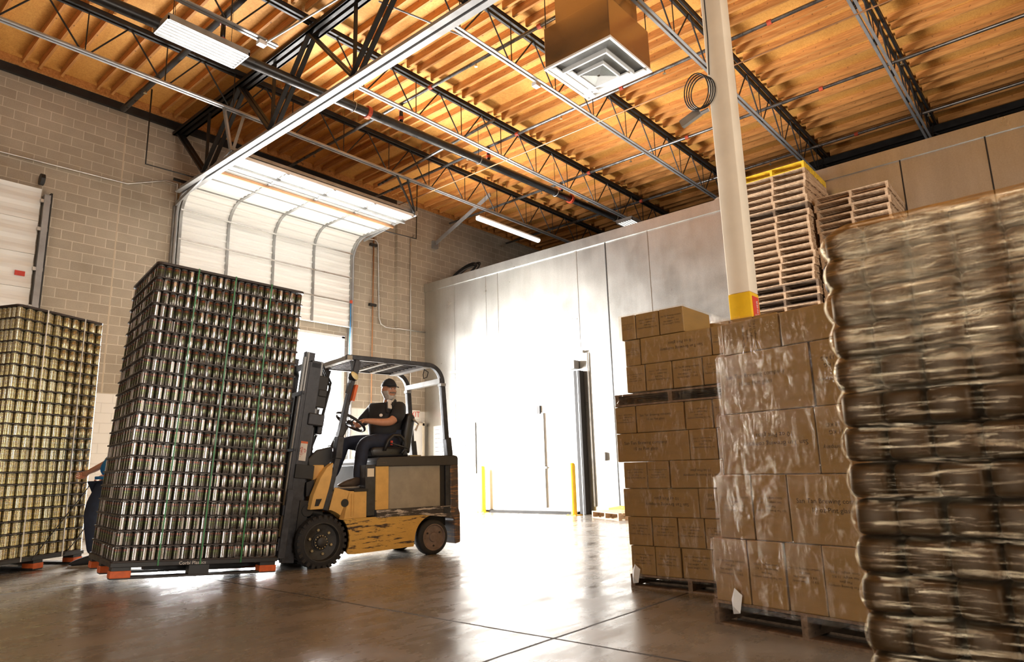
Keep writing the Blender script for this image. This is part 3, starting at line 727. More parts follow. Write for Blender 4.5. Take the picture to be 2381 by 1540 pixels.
# ------------------------------------------------------------------ bollards, coil, roof odds and ends
def bollard(x, y, label):
    o = empty('bollard', label, 'bollard', (x, y, 0), 0, 'yellow bollards')
    MB().lathe([(.06, .012), (.06, .96), (.055, 1.0), (.035, 1.025), (0, 1.03)], 20).build('post', 'yellow', o, 0, 'auto')
    MB().box((-.12, -.12, 0), (.12, .12, .012)).build('base_plate', 'yellow', o)
    for a in (-.09, .09):
        for b in (-.09, .09): MB().lathe([(.012, .012), (.012, .03)], 6, Matrix.Translation((a, b, 0))).build('anchor_bolt', 'brass', o)
bollard(11.46, 10.79, 'yellow steel bollard left of the sliding cold store door')
bollard(11.31, 8.17, 'yellow steel bollard right, beside the dark door gasket')
ho = empty('hose_coil', 'coiled black hose lying on the cold store roof corner', 'hose', (12.55, 12.35, 5.753))
for i in range(9):
    r = .30+.03*(i % 4); tz = .12*(i % 3)
    MB().tube([(.05*math.sin(i)+r*math.cos(a)*.5, r*1.35*math.sin(a), .36+tz*.3+r*.75*math.cos(a+.3*i*.2)) for a in [j*PI/14 for j in range(28)]], .018, 6, closed=True).build('hose_loop', 'black_rubber' if i % 3 else 'steel_grey', ho)
vt = empty('roof_vent', 'round tan duct end lying on the cold store roof by the column', 'duct', (12.6, 5.0, 5.82))
MB().lathe([(.20, 0), (.20, .06), (.13, .10), (.13, .35)], 18, Matrix.Translation((0, 0, .2)) @ Matrix.Rotation(R(-100), 4, 'Y')).build('duct_body', 'cream', vt, 0, 'auto')
MB().box((-.1, -.1, 0), (.15, .1, .1)).build('duct_foot', 'steel_dark', vt)

# ================================================================== CAN LOADS
def can_arrays(n, r, h, lo=False):
    prof = [(r*.80, 0), (r, h*.05), (r, h*.90), (r*.80, h*.975), (r*.80, h)] if not lo else [(r*.9, 0), (r, h*.06), (r, h*.9), (r*.82, h)]
    vs = []; fs = []; uv = []
    for q, z in prof:
        for j in range(n): a = 2*PI*j/n; vs.append((q*math.cos(a), q*math.sin(a), z))
    for i in range(len(prof)-1):
        v0, v1 = prof[i][1]/h, prof[i+1][1]/h
        for j in range(n):
            j2 = (j+1) % n; fs.append((i*n+j, i*n+j2, (i+1)*n+j2, (i+1)*n+j))
            uv += [(j/n, v0), ((j+1)/n, v0), ((j+1)/n, v1), (j/n, v1)]
    k = len(prof)-1; fs.append(tuple(k*n+j for j in range(n))); uv += [(.5, .97)]*n
    return np.array(vs), fs, uv
def can_mesh(name, mat, n, r, h, places=None):
    vs, fs, uv = can_arrays(n, r, h, places is not None)
    if places is None: V, Fc, U = vs.tolist(), fs, uv
    else:
        V = []; Fc = []; U = []
        for (x, y, z, rot) in places:
            c, s_ = math.cos(rot), math.sin(rot); o = len(V)
            V += [(a*c-b*s_+x, a*s_+b*c+y, d+z) for a, b, d in vs.tolist()]
            Fc += [tuple(i+o for i in f) for f in fs]; U += uv
    me = bpy.data.meshes.new(name); me.from_pydata(V, [], Fc)
    lay = me.uv_layers.new(name='UVMap'); lay.data.foreach_set('uv', [c for p in U for c in p])
    me.materials.append(M[mat])
    me.polygons.foreach_set('use_smooth', [True]*len(me.polygons)); me.set_sharp_from_angle(angle=R(35))
    return me
NX, NY, NT_ = 21, 19, 21
PX, PYc, PZ = .0681, .0586, .1290
LL, LW = NX*PX, (NY-1)*PYc+PX
def rounded_rect(x0, y0, x1, y1, r, n=5):
    pts = []
    for cx_, cy_, a0 in ((x1-r, y0+r, -90), (x1-r, y1-r, 0), (x0+r, y1-r, 90), (x0+r, y0+r, 180)):
        for i in range(n+1): a = R(a0+90*i/n); pts.append((cx_+r*math.cos(a), cy_+r*math.sin(a)))
    return pts
def can_load(mw, mat, kind, where, front, group, sheetmat, flush):
    """front: 'y' when the long side faces the camera, 'x' when the short end does"""
    short = 'lifted load' if front == 'y' else 'far left load'
    nm_can = 'green_can' if front == 'y' else 'gold_can'
    cans = []
    for t in range(NT_):
        for j in range(NY):
            n = NX if j % 2 == 0 else NX-1
            for i in range(n):
                outer = j in (0, NY-1) or i in (0, n-1) or (j in (1, NY-2)) or i in (1, n-2)
                if not outer: continue
                x = PX/2+i*PX+(0 if n == NX else PX/2); y = PX/2+j*PYc; z = t*PZ+.0062
                cans.append((t, j, i, n, x, y, z))
    scored = []
    for c in cans:
        t, j, i, n, x, y, z = c
        p = mw @ Vector((x, y, z+.06)); q = pix(p); vis = False
        if q and -8 < q[0] < 2390 and -8 < q[1] < 1548:
            d = (Vector((0, 0, CAMZ))-p)
            for test, nrm in ((j == 0, (0, -1, 0)), (j == NY-1, (0, 1, 0)), (i == 0, (-1, 0, 0)), (i == n-1, (1, 0, 0))):
                if test and (mw.to_3x3() @ Vector(nrm)).dot(d) > .25: vis = True
        scored.append((q[2] if vis else 1e3, c))
    scored.sort(key=lambda a: a[0])
    sing = [c for d, c in scored if d < 900][:300]; sset = set(c[:3] for c in sing)
    rest = [c for d, c in scored if c[:3] not in sset]
    me = can_mesh(nm_can, mat, 18, PX*.49, PZ*.905)
    for t, j, i, n, x, y, z in sing:
        o = link(nm_can, me); o.matrix_world = mw @ Matrix.Translation((x, y, z)) @ Matrix.Rotation(random.random()*2*PI, 4, 'Z')
        tier = ordn(NT_-t)
        if front == 'y':
            if j == 0: lb = '%s, %s from the left in %s tier from top of lifted load' % (kind, ordn(i+1), tier)
            else: lb = '%s on lifted load left end, %s back from corner, %s tier down' % ('green can', ordn(j+1), tier)
        else:
            if i == 0: lb = '%s, %s from the right in %s tier from top of left load' % (kind, ordn(j+1), tier)
            else: lb = '%s on left load far side, %s from corner, %s tier from top' % ('gold can', ordn(i+1), tier)
        tag(o, lb, 'can', group)
    o = link(nm_can, can_mesh(nm_can+'s', mat, 12, PX*.49, PZ*.905, [(x, y, z, random.random()*6.28) for t, j, i, n, x, y, z in rest]))
    o.matrix_world = mw; tag(o, 'all the remaining %ss packed in the %s' % (kind.replace(' can', ' can'), where), 'can', group, 'stuff')
    for t in range(NT_+1):
        e = flush; mb = MB(); th = .0115 if t < NT_ else .022  # sheets thickened so their dark edge includes the shade between can necks
        mb.prism(rounded_rect(-e, -e, LL+e, LW+e, .05), -th/2, th/2, 'z')
        o = mb.build('tier_sheet' if t < NT_ else 'top_frame', sheetmat)
        o.matrix_world = mw @ Matrix.Translation((0, 0, t*PZ + (.0 if t < NT_ else .010)))
        if t == NT_: tag(o, 'black plastic top frame capping the %s' % where, 'frame')
        elif t == 0: tag(o, 'dark tier sheet under the lowest cans of the %s' % short, 'tier sheet', 'tier sheets of the '+where)
        else: tag(o, 'dark sheet below the %s tier from the top of the %s' % (ordn(NT_-t), short), 'tier sheet', 'tier sheets of the '+where)
def plastic_pallet(mw, label, text):
    o = empty('plastic_pallet', label, 'pallet'); o.matrix_world = mw
    x1, y1 = LL, LW
    MB().box((-.01, -.01, -.045), (x1+.01, y1+.01, -.006)).build('deck', 'black_plastic', o, .004)
    for yy in (0, y1/2-.06, y1-.12): MB().box((0, yy, -.145), (x1, yy+.12, -.125)).build('runner', 'black_plastic', o, .004)
    for xx in (0, x1/2-.09, x1-.16):
        for yy in (0, y1/2-.06, y1-.12):
            MB().box((xx+.005, yy+.004, -.125), (xx+.155 if xx != x1/2-.09 else xx+.18, yy+.116, -.045)).build('foot_block', 'black_plastic', o)
            if xx != x1/2-.09:
                a = .0 if xx == 0 else x1-.155
                b = MB().box((a-.004, yy-.004, -.135), (a+.155+.004, yy+.118, -.075)).build('corner_block', 'orange', o, .006); b['label'] = 'orange block'
    if text: put_text('Corbi Plastics', o, (x1*.455, -.0115, -.026), (1, 0, 0), (0, 0, 1), .042, 'white_label')
    return o
LOADM = Matrix.Translation((2.333, 6.573, .252)) @ Matrix.Rotation(R(-9.8), 4, 'Z') @ Matrix.Rotation(.066, 4, 'Y')
can_load(LOADM, 'can_green', 'dark green printed can', 'load lifted by the forklift', 'y', 'green cans on the lifted load', 'sheet', .014)
plastic_pallet(LOADM, 'black plastic pallet with orange corner blocks under the forklift load', True)
GW = Matrix.Translation((2.97, 9.30, .15)) @ Matrix.Rotation(R(116), 4, 'Z')
can_load(GW, 'can_gold', 'gold printed can', 'standing load at far left', 'x', 'gold cans on the left load', 'sheet', .006)
plastic_pallet(GW, 'black plastic pallet with orange corner blocks under the far left load', False)
Ht = NT_*PZ
for x, nm in ((.36, 'left'), (.715, 'middle'), (1.08, 'right')):
    mb = MB().box((x-.0065, -.018, -.04), (x+.0065, -.0165, Ht+.026)).box((x-.0065, -.018, Ht+.0245), (x+.0065, LW+.018, Ht+.026)).box((x-.0065, LW+.0165, -.04), (x+.0065, LW+.018, Ht+.026))
    o = mb.build('plastic_strap', 'green_strap'); o.matrix_world = LOADM; tag(o, 'green plastic strap running up the lifted load, %s of three' % nm, 'strap', 'green straps on the lifted load')
for y, nm in ((.28, 'right'), (.78, 'left')):
    mb = MB().box((-.0115, y-.007, -.04), (-.0100, y+.007, Ht+.023)).box((-.0115, y-.007, Ht+.0215), (LL+.01, y+.007, Ht+.023))
    o = mb.build('plastic_strap', 'white_strap'); o.matrix_world = GW; tag(o, 'pale plastic strap up the far left load, %s one' % nm, 'strap', 'pale straps on the left load')
o = MB().tube([GW @ Vector(p) for p in ((-.035, -.01, .78), (-.02, .10, .62), (-.02, .45, .22), (-.02, .62, .02), (-.02, .66, -.03))], .006, 6).build('rope', 'cord')
tag(o, 'black rope slanting down the gold cans from the hand', 'rope')
o = MB().tube([GW @ Vector(p) for p in ((-.03, -.01, .30), (-.02, .12, .12), (-.02, .24, .0), (-.02, .27, -.03))], .006, 6).build('rope', 'cord')
tag(o, 'short black rope slanting across the lowest gold cans', 'rope')

# ================================================================== FORKLIFT
FA = R(-10.5)
FM = Matrix.Translation((4.19, 6.23, 0)) @ Matrix.Rotation(FA, 4, 'Z'); FI = FM.inverted()
fk = empty('forklift', 'scraped yellow and black sit-down forklift carrying the lifted can load', 'forklift', (4.19, 6.23, 0), FA)
WT = .94
RY = Matrix.Rotation(-PI/2, 4, 'X')
def wheel(cx_, r, y0, y1, rim_r, front):
    w_ = y1-y0; out = y0 if y0 < .4 else y1; sgn = 1 if y0 < .4 else -1
    T = Matrix.Translation((cx_, y0, r-.006)) @ RY
    mb = MB().lathe([(rim_r, 0), (r-.03, 0), (r-.008, .014), (r, .035), (r, w_-.035), (r-.008, w_-.014), (r-.03, w_), (rim_r, w_), (rim_r, 0)], 40, T, False)
    if front:
        for i in range(26):
            a = 2*PI*i/26
            for (ya, yb) in ((-.003, .06), (w_-.06, w_+.003)):
                m = T @ Matrix.Rotation(a+(.12 if ya > 0 else 0), 4, 'Z')
                mb.box((r-.035, -.017, ya), (r+.006, .017, yb), m)
    tyre = mb.build('tyre', 'black_rubber', fk, 0, 'auto')
    To = Matrix.Translation((cx_, out, r-.006)) @ (RY if sgn > 0 else Matrix.Rotation(PI/2, 4, 'X'))
    if front:
        MB().lathe([(rim_r+.004, -.004), (rim_r-.008, -.004), (rim_r-.016, .05), (.09, .062), (.085, .055), (0, .055)], 36, To, False).build('rim', 'rim_dark', tyre, 0, 'auto')
        MB().lathe([(.075, .05), (.075, .035), (.062, .03), (.05, .0), (.035, -.006), (0, -.006)], 20, To, False).build('hub', 'rim_dark', tyre, 0, 'auto')
        for i in range(6):
            a = PI/3*i+.3
            MB().lathe([(.018, .06), (.018, .045), (.014, .038), (0, .038)], 6, To @ Matrix.Translation((.122*math.cos(a), .122*math.sin(a), 0))).build('lug_nut', 'brass', tyre)
        for i in range(14):
            a = PI/7*i
            MB().lathe([(.007, .03), (.007, .02), (0, .02)], 6, To @ Matrix.Translation((.064*math.cos(a), .064*math.sin(a), 0))).build('hub_bolt', 'brass', tyre)
    else:
        MB().lathe([(rim_r+.004, -.004), (rim_r-.006, -.004), (rim_r-.014, .012), (.055, .016), (.05, .004), (.03, .0), (0, .0)], 32, To, False).build('rim', 'rim_brown', tyre, 0, 'auto')
        for i in range(3):
            a = 2*PI/3*i+PI/2
            MB().lathe([(.011, .016), (.011, .006), (0, .006)], 8, To @ Matrix.Translation((.095*math.cos(a), .095*math.sin(a), 0))).build('hub_bolt', 'black_rubber', tyre)
wheel(0, .262, .0, .18, .195, True); wheel(0, .262, WT-.18, WT, .195, True)
wheel(1.37, .20, .03, .17, .145, False); wheel(1.37, .20, WT-.17, WT-.03, .145, False)
def arc(cx_, cz, r, a0, a1, n=10): return [(cx_+r*math.cos(R(a0+(a1-a0)*i/n)), cz+r*math.sin(R(a0+(a1-a0)*i/n))) for i in range(n+1)]
lower = [(.31, .105), (.39, .10), (1.10, .115)] + arc(1.37, .19, .255, 165, 75, 8) + [(1.62, .395), (1.62, .46), (.20, .47)] + arc(0, .26, .315, 38, -25, 8)
for a, b in ((.03, .06), (WT-.06, WT-.03)): MB().prism(lower, a, b).build('side_panel', 'truck_worn', fk)
MB().box((.33, .06, .12), (1.08, WT-.06, .46)).build('chassis', 'steel_dark', fk)
MB().box((-.10, .20, .12), (.33, WT-.20, .52)).build('front_axle', 'steel_dark', fk)
MB().box((1.06, .19, .3), (1.63, WT-.19, .46)).build('rear_frame', 'steel_dark', fk)
MB().box((1.3, .2, .1), (1.45, WT-.2, .3)).build('steer_axle', 'steel_dark', fk)
fend = [(.51, .47), (.22, .47)] + arc(0, .26, .325, 40, 72, 6) + [(.08, .57), (.14, .80), (.31, .755), (.51, .745)]
MB().prism(fend, .035, .30).build('step_box', 'truck_yellow', fk, .006)
MB().prism(fend, WT-.30, WT-.035).build('step_box', 'truck_yellow', fk, .006)
MB().box((.33, .022, .49), (.345, .034, .73)).build('step_edge', 'truck_yellow', fk)
MB().lathe([(.042, 0), (.042, .006), (0, .006)], 20, Matrix.Translation((.255, .034, .635)) @ Matrix.Rotation(PI/2, 4, 'X')).build('access_plug', 'steel_dark', fk)
MB().box((.12, .05, .765), (.50, WT-.05, .78)).build('floor_plate', 'black_rubber', fk)
MB().box((.36, .03, .745), (.53, .30, .772)).build('step_pad', 'steel_dark', fk, .004)
cowl = [(-.13, .585), (-.10, .73), (-.03, .90), (.04, 1.01), (.11, 1.06), (.10, .93), (.07, .79), (.01, .585)]
for a, b in ((.02, .12), (WT-.12, WT-.02)): MB().prism(cowl, a, b).build('front_cowl', 'truck_yellow', fk, .008)
MB().prism([(-.085, .62), (-.045, .62), (-.01, .69), (-.07, .69)], .012, .022).build('cowl_slot', 'black_rubber', fk)
MB().box((-.06, .14, .58), (.06, WT-.14, 1.04)).build('front_bulkhead', 'truck_yellow', fk, .01)
MB().prism([(-.10, .95), (-.12, 1.10), (-.02, 1.20), (.16, 1.24), (.18, 1.10), (.08, 1.0)], .16, WT-.16).build('dashboard', 'black_plastic', fk, .015)
MB().prism([(-.13, .72), (-.13, .86), (.03, .92), (.05, .72)], .14, .22).build('tilt_bracket', 'steel_dark', fk)
# battery box, hood, counterweight
MB().box((.62, .035, .455), (1.62, WT-.035, .54)).build('battery_tray', 'truck_black', fk, .004)
MB().prism([(.63, .46), (.63, .535), (1.60, .535), (1.60, .44), (1.62, .40), (1.2, .455)], .022, .036).build('side_strip', 'truck_strip', fk)
MB().box((.62, .035, .54), (.78, .10, 1.012)).build('corner_post', 'truck_yellow', fk, .006)
MB().box((.62, WT-.10, .54), (.78, WT-.035, 1.012)).build('corner_post', 'truck_yellow', fk, .006)
MB().box((.70, .055, .535), (1.475, WT-.055, 1.01)).build('battery', 'battery_grey', fk, .006)
MB().box((.50, .05, .48), (.63, WT-.05, 1.03)).build('seat_pedestal', 'truck_black', fk, .006)
pl = MB().box((.52, .040, .90), (.60, .05, .99)).build('data_plate', 'cream', fk)
MB().prism([(.62, 1.01), (.62, 1.07), (.66, 1.11), (1.64, 1.125), (1.70, 1.115), (1.715, 1.09), (1.715, 1.005), (1.0, 1.01)], .025, WT-.025).build('hood', 'hood_worn', fk, .008)
MB().prism([(1.475, .54), (1.53, .54), (1.53, 1.01), (1.475, 1.01)], .05, WT-.05).build('battery_gap', 'black_rubber', fk)
MB().prism([(1.535, .47), (1.60, .47), (1.60, 1.005), (1.535, 1.005)], .03, WT-.03).build('rear_post', 'truck_black', fk, .006)
cw = [(1.60, .395), (1.60, 1.01), (1.715, 1.01), (1.715, .50), (1.735, .44), (1.735, .11), (1.66, .095), (1.655, .36), (1.63, .395)]
MB().prism(cw, .02, WT-.02).build('counterweight', 'truck_rust', fk, .02, False, 3)
MB().box((1.50, .018, .45), (1.59, .024, .53)).build('tie_plate', 'truck_black', fk)
# mast, leaning back with the load
ML = 6.6
MT = Matrix.Translation((-.375, 0, .08)) @ Matrix.Rotation(R(ML), 4, 'Y')
def mpart(name, boxes, mat, bevel=.003, tubes=()):
    mb = MB()
    for a, b in boxes: mb.box(a, b)
    for pts, r in tubes: mb.tube(pts, r, 12)
    mb.v = [tuple(MT @ Vector(v)) for v in mb.v]
    return mb.build(name, mat, fk, bevel, 'auto' if tubes else False)
for y, s_ in ((.12, 1), (WT-.12, -1)):
    yo = y; yi = y+.075*s_
    a, b = min(yo, yi), max(yo, yi)
    mpart('outer_mast_rail', [((.0, a, 0), (.13, b, 2.08)), ((-.02, min(yo, yo+.02*s_), 0), (.0, max(yo, yo+.02*s_), 2.08))], 'truck_black')
    yo2 = y+.085*s_; yi2 = y+.145*s_; a, b = min(yo2, yi2), max(yo2, yi2)
    mpart('inner_mast_rail', [((-.035, a, .05), (.075, b, 2.20))], 'truck_black')
    c0 = y-.004*s_
    mpart('rail_wear_strip', [((-.075, min(c0, c0+.05*s_), .25), (-.050, max(c0, c0+.05*s_), 2.12)), ((-.042, min(c0, c0+.05*s_), .25), (-.022, max(c0, c0+.05*s_), 2.18))], 'steel_grey')
    mpart('lift_cylinder', [], 'truck_black', 0, [([(.17, y+.11*s_, .10), (.17, y+.11*s_, 1.45)], .034)])
    mpart('piston_rod', [], 'steel_light', 0, [([(.17, y+.11*s_, 1.45), (.17, y+.11*s_, 2.12)], .020)])
    mpart('lift_chain', [((-.01, y+.16*s_, .6), (.03, y+.18*s_, 2.1))], 'steel_dark')
    mpart('mast_side_plate', [((.10, min(y-.01*s_, y+.05*s_), .10), (.20, max(y-.01*s_, y+.05*s_), .62))], 'steel_dark')
    mpart('mast_bumper', [((.0, min(y-.02*s_, y+.02*s_), .84), (.20, max(y-.02*s_, y+.02*s_), .98))], 'steel_dark')
lbm = mpart('warning_label', [((.020, .112, 1.02), (.095, .119, 1.22))], 'white_label', 0)
mpart('label_band', [((.020, .110, 1.20), (.095, .1125, 1.222))], 'orange', 0)
tm = put_text('LOAD\nCAP', fk, MT @ Vector((.06, .1105, 1.11)), (0, 0, 1), MT.to_3x3() @ Vector((-1, 0, 0)), .04, 'red_print', 1.0)
mpart('top_crossbar', [((.02, .12, 2.02), (.12, WT-.12, 2.10))], 'truck_black')
mpart('mast_crossbar', [((.06, .10, 1.40), (.24, WT-.10, 1.53)), ((.20, .16, 1.32), (.26, .40, 1.42))], 'truck_black', .012)
mpart('mast_crossbar', [((.10, .16, .35), (.16, WT-.16, .50))], 'truck_black')
mpart('valve_block', [((.12, .13, 1.60), (.24, .30, 1.95)), ((.14, .12, 1.72), (.24, .34, 1.80))], 'steel_dark', .01)
mpart('tilt_cylinder', [], 'steel_dark', 0, [([(.16, .16, .52), (.36, .17, .50)], .055), ([(.19, .10, .52), (.19, .20, .52)], .06), ([(.34, .12, .50), (.34, .2, .50)], .03)])
mpart('hydraulic_hose', [], 'black_rubber', 0, [([(.16, .5, 2.0), (.30, .5, 2.12), (.42, .5, 1.9), (.36, .5, 1.4), (.2, .5, 1.0)], .014), ([(.14, .45, 2.0), (.26, .45, 2.16), (.40, .45, 1.95), (.33, .45, 1.4), (.2, .45, .9)], .014)])
# carriage with load backrest and forks
mpart('carriage', [((-.10, .02, .12), (-.05, WT-.02, .24)), ((-.10, .02, .46), (-.05, WT-.02, .56)), ((-.10, .16, .12), (-.05, .26, .56)), ((-.10, WT-.26, .12), (-.05, WT-.16, .56)), ((-.085, .0, .05), (-.02, .035, .72)), ((-.085, WT-.035, .05), (-.02, WT, .72))], 'truck_black')
mpart('load_backrest', [((-.085, y, .56), (-.055, y+.025, 1.72)) for y in (.02, .2, .36, .53, .70, WT-.045)] + [((-.085, .02, 1.69), (-.055, WT-.02, 1.735)), ((-.085, .02, 1.1), (-.055, WT-.02, 1.13))], 'truck_black')
for yy in (.26, .74):
    p1 = FI @ (LOADM @ Vector((LL+.01, yy, -.085))); p2 = FI @ (LOADM @ Vector((.30, yy, -.078)))
    mb = MB().beam(p1, p2, .10, .03); a = Vector(p1); mb.beam(a+Vector((.015, 0, -.015)), MT @ Vector((-.115, a.y, .56)), .10, .03, (0, 1, 0)); mb.build('fork', 'steel_dark', fk)
# overhead guard
for y in (.03, WT-.09):
    nm = 'guard_pillar'
    MB().beam((.035, y+.03, .57), (.17, y+.03, 1.12), .06, .075, (0, 1, 0)).beam((.165, y+.03, 1.10), (.19, y+.03, 1.34), .075, .10, (0, 1, 0)).build(nm, 'truck_black', fk, .008)
    MB().beam((.185, y+.03, 1.32), (.375, y+.03, 2.19), .05, .075, (0, 1, 0)).build(nm, 'truck_black', fk, .006)
    MB().prism([(.30, 2.18), (.43, 2.18), (.385, 2.02), (.34, 2.02)], y+.01, y+.05).build('gusset', 'truck_black', fk)
    pts = [(.25, y+.03, 2.215), (1.20, y+.03, 2.205)] + [(1.30+.21*math.sin(R(a)), y+.03, 1.99+.21*math.cos(R(a))) for a in range(0, 91, 15)]
    outer = [(.25, 2.245), (1.28, 2.232)] + [(1.30+.238*math.sin(R(a)), 1.99+.242*math.cos(R(a))) for a in range(6, 91, 7)]
    inner = [(1.30+.183*math.sin(R(a)), 1.99+.19*math.cos(R(a))) for a in range(90, 5, -7)] + [(1.28, 2.18), (.25, 2.19)]
    MB().prism(outer+inner, y+.002, y+.058).build('guard_rail', 'truck_black', fk, .006)
    MB().box((1.475, y-.008, 1.955), (1.545, y+.068, 1.99)).build('rail_collar', 'steel_grey', fk)
    MB().beam((1.515, y+.03, 1.96), (1.565, y+.03, 1.31), .06, .06, (0, 1, 0)).build('rear_leg', 'truck_black', fk, .008)
    MB().beam((1.575, y+.03, 1.33), (1.60, y+.03, 1.12), .075, .09, (0, 1, 0)).build('rear_foot', 'truck_black', fk, .008)
MB().box((.25, .03, 2.185), (.31, WT-.03, 2.235)).build('front_crossbar', 'battery_grey', fk)  # crossbars paler than the black guard: light on them put into the colour
for x in (.72, .94): MB().box((x, .07, 2.18), (x+.045, WT-.07, 2.225)).build('crossbar', 'battery_grey', fk)
MB().box((1.24, .06, 2.17), (1.34, WT-.06, 2.22)).build('crossbar', 'steel_light', fk)
for i in range(8):
    y = .12+i*.095
    MB().box((.30, y, 2.195), (1.25, y+.018, 2.235)).build('guard_slat', 'truck_black', fk)
MB().box((1.47, .05, 1.99), (1.53, WT-.05, 2.05)).build('rear_crossbar', 'steel_grey', fk)
MB().tube([(1.30, .12, 2.16), (1.27, .10, 2.09), (1.30, .14, 2.05), (1.36, .16, 2.07), (1.36, .13, 2.13), (1.31, .14, 2.16)], .006, 6).build('hanging_wire', 'black_rubber', fk)
# work light on the pillar
wl = Matrix.Translation((.33, .04, 2.0)) @ Matrix.Rotation(R(60), 4, 'X') @ Matrix.Rotation(R(25), 4, 'Y')
MB().lathe([(0, -.05), (.035, -.045), (.055, -.01), (.058, .02)], 20, wl).build('work_light', 'black_plastic', fk, 0, 'auto')
MB().lathe([(.056, .02), (.045, .034), (.02, .042), (0, .044)], 20, wl).build('lamp_lens', 'cream_plastic', fk, 0, 'auto')
MB().beam((.345, .0, 1.9), (.30, .0, 1.72), .03, .06, (0, 1, 0)).build('reflector_tape', 'orange', fk)
MB().beam((.27, .0, 1.92), (.25, .02, 1.80), .03, .05, (0, 1, 0)).build('switch_panel', 'black_plastic', fk)
# steering
MB().beam((.28, .46, 1.22), (.43, .46, 1.50), .09, .12, (0, 1, 0)).build('steering_column', 'black_plastic', fk, .02)
SWM = Matrix.Translation((.475, .40, 1.525)) @ Matrix.Rotation(R(33), 4, 'Y')
mb = MB().tube([SWM @ Vector((.185*math.cos(a), .185*math.sin(a), 0)) for a in [i*PI/16 for i in range(32)]], .016, 8, closed=True)
sw_ = mb.build('steering_wheel', 'black_plastic', fk, 0, True)
mb = MB().lathe([(.04, -.04), (.04, .0), (.03, .01), (0, .01)], 14, SWM)
for a in (0.3, 2.4, 4.5): mb.beam(SWM @ Vector((0, 0, -.01)), SWM @ Vector((.165*math.cos(a), .165*math.sin(a), 0)), .025, .012)
mb.build('spokes', 'black_plastic', sw_)
# seat
def slab(pts, y0, y1, bevel): return MB().prism(pts, y0, y1), bevel
MB().prism([(.66, 1.115), (.64, 1.20), (.68, 1.235), (1.10, 1.235), (1.14, 1.115)], .20, .72).build('seat_cushion', 'black_vinyl', fk, .03, True, 3)
MB().prism([(1.05, 1.20), (1.12, 1.60), (1.15, 1.635), (1.20, 1.63), (1.24, 1.58), (1.16, 1.15)], .22, .70).build('seat_back', 'black_vinyl', fk, .035, True, 3)
for y in (.17, .74):
    MB().tube([(.80, y, 1.19), (.84, y, 1.30), (.91, y, 1.365), (1.0, y, 1.36), (1.06, y, 1.30), (1.06, y, 1.20), (1.02, y, 1.15)], .018, 8).build('hip_restraint', 'black_plastic', fk, 0, True)
sb = MB().beam((.86, .15, 1.27), (1.08, .15, 1.215), .012, .055, (0, 1, 0)).build('seat_belt', 'truck_black', fk)
tag(MB().box((.86, .138, 1.25), (.885, .15, 1.30)).build('buckle_button', 'red_print', sb), 'red button')
MB().tube([(1.19, .2, 1.56), (1.26, .2, 1.50), (1.22, .2, 1.42)], .014, 6).build('seat_lever', 'conduit', fk)
MB().box((1.15, .2, 1.12), (1.30, .35, 1.135)).build('seat_latch', 'brass', fk)
MB().tube([(.24, .30, 1.2), (.27, .30, 1.40)], .008, 6).build('control_lever', 'steel_dark', fk)
MB().tube([(.27, .26, 1.2), (.30, .26, 1.40)], .008, 6).build('control_lever', 'steel_dark', fk)

# ================================================================== PEOPLE
def skin_mesh(nodes, edges, sub=2):
    me = bpy.data.meshes.new('skin'); me.from_pydata([n[:3] for n in nodes], edges, [])
    o = bpy.data.objects.new('skin', me); COL.objects.link(o)
    o.modifiers.new('s', 'SKIN').use_smooth_shade = True
    for i, n in enumerate(nodes):
        r = n[3]; me.skin_vertices[0].data[i].radius = (r, r) if not isinstance(r, tuple) else r
        me.skin_vertices[0].data[i].use_root = (i == 0)
    ss = o.modifiers.new('u', 'SUBSURF'); ss.levels = sub; ss.render_levels = sub
    bpy.context.view_layer.update()
    out = bpy.data.meshes.new_from_object(o.evaluated_get(bpy.context.evaluated_depsgraph_get()))
    bpy.data.objects.remove(o)
    return out
def chain(nodes, edges, root, pts):
    last = root
    for p in pts: nodes.append(p); edges.append((last, len(nodes)-1)); last = len(nodes)-1
    return last
def join_mesh(name, meshes, mat):
    bm = bmesh.new()
    for m in meshes: bm.from_mesh(m)
    me = bpy.data.meshes.new(name); bm.to_mesh(me); bm.free()
    me.materials.append(M[mat])
    for p in me.polygons: p.use_smooth = True; p.material_index = 0
    return me
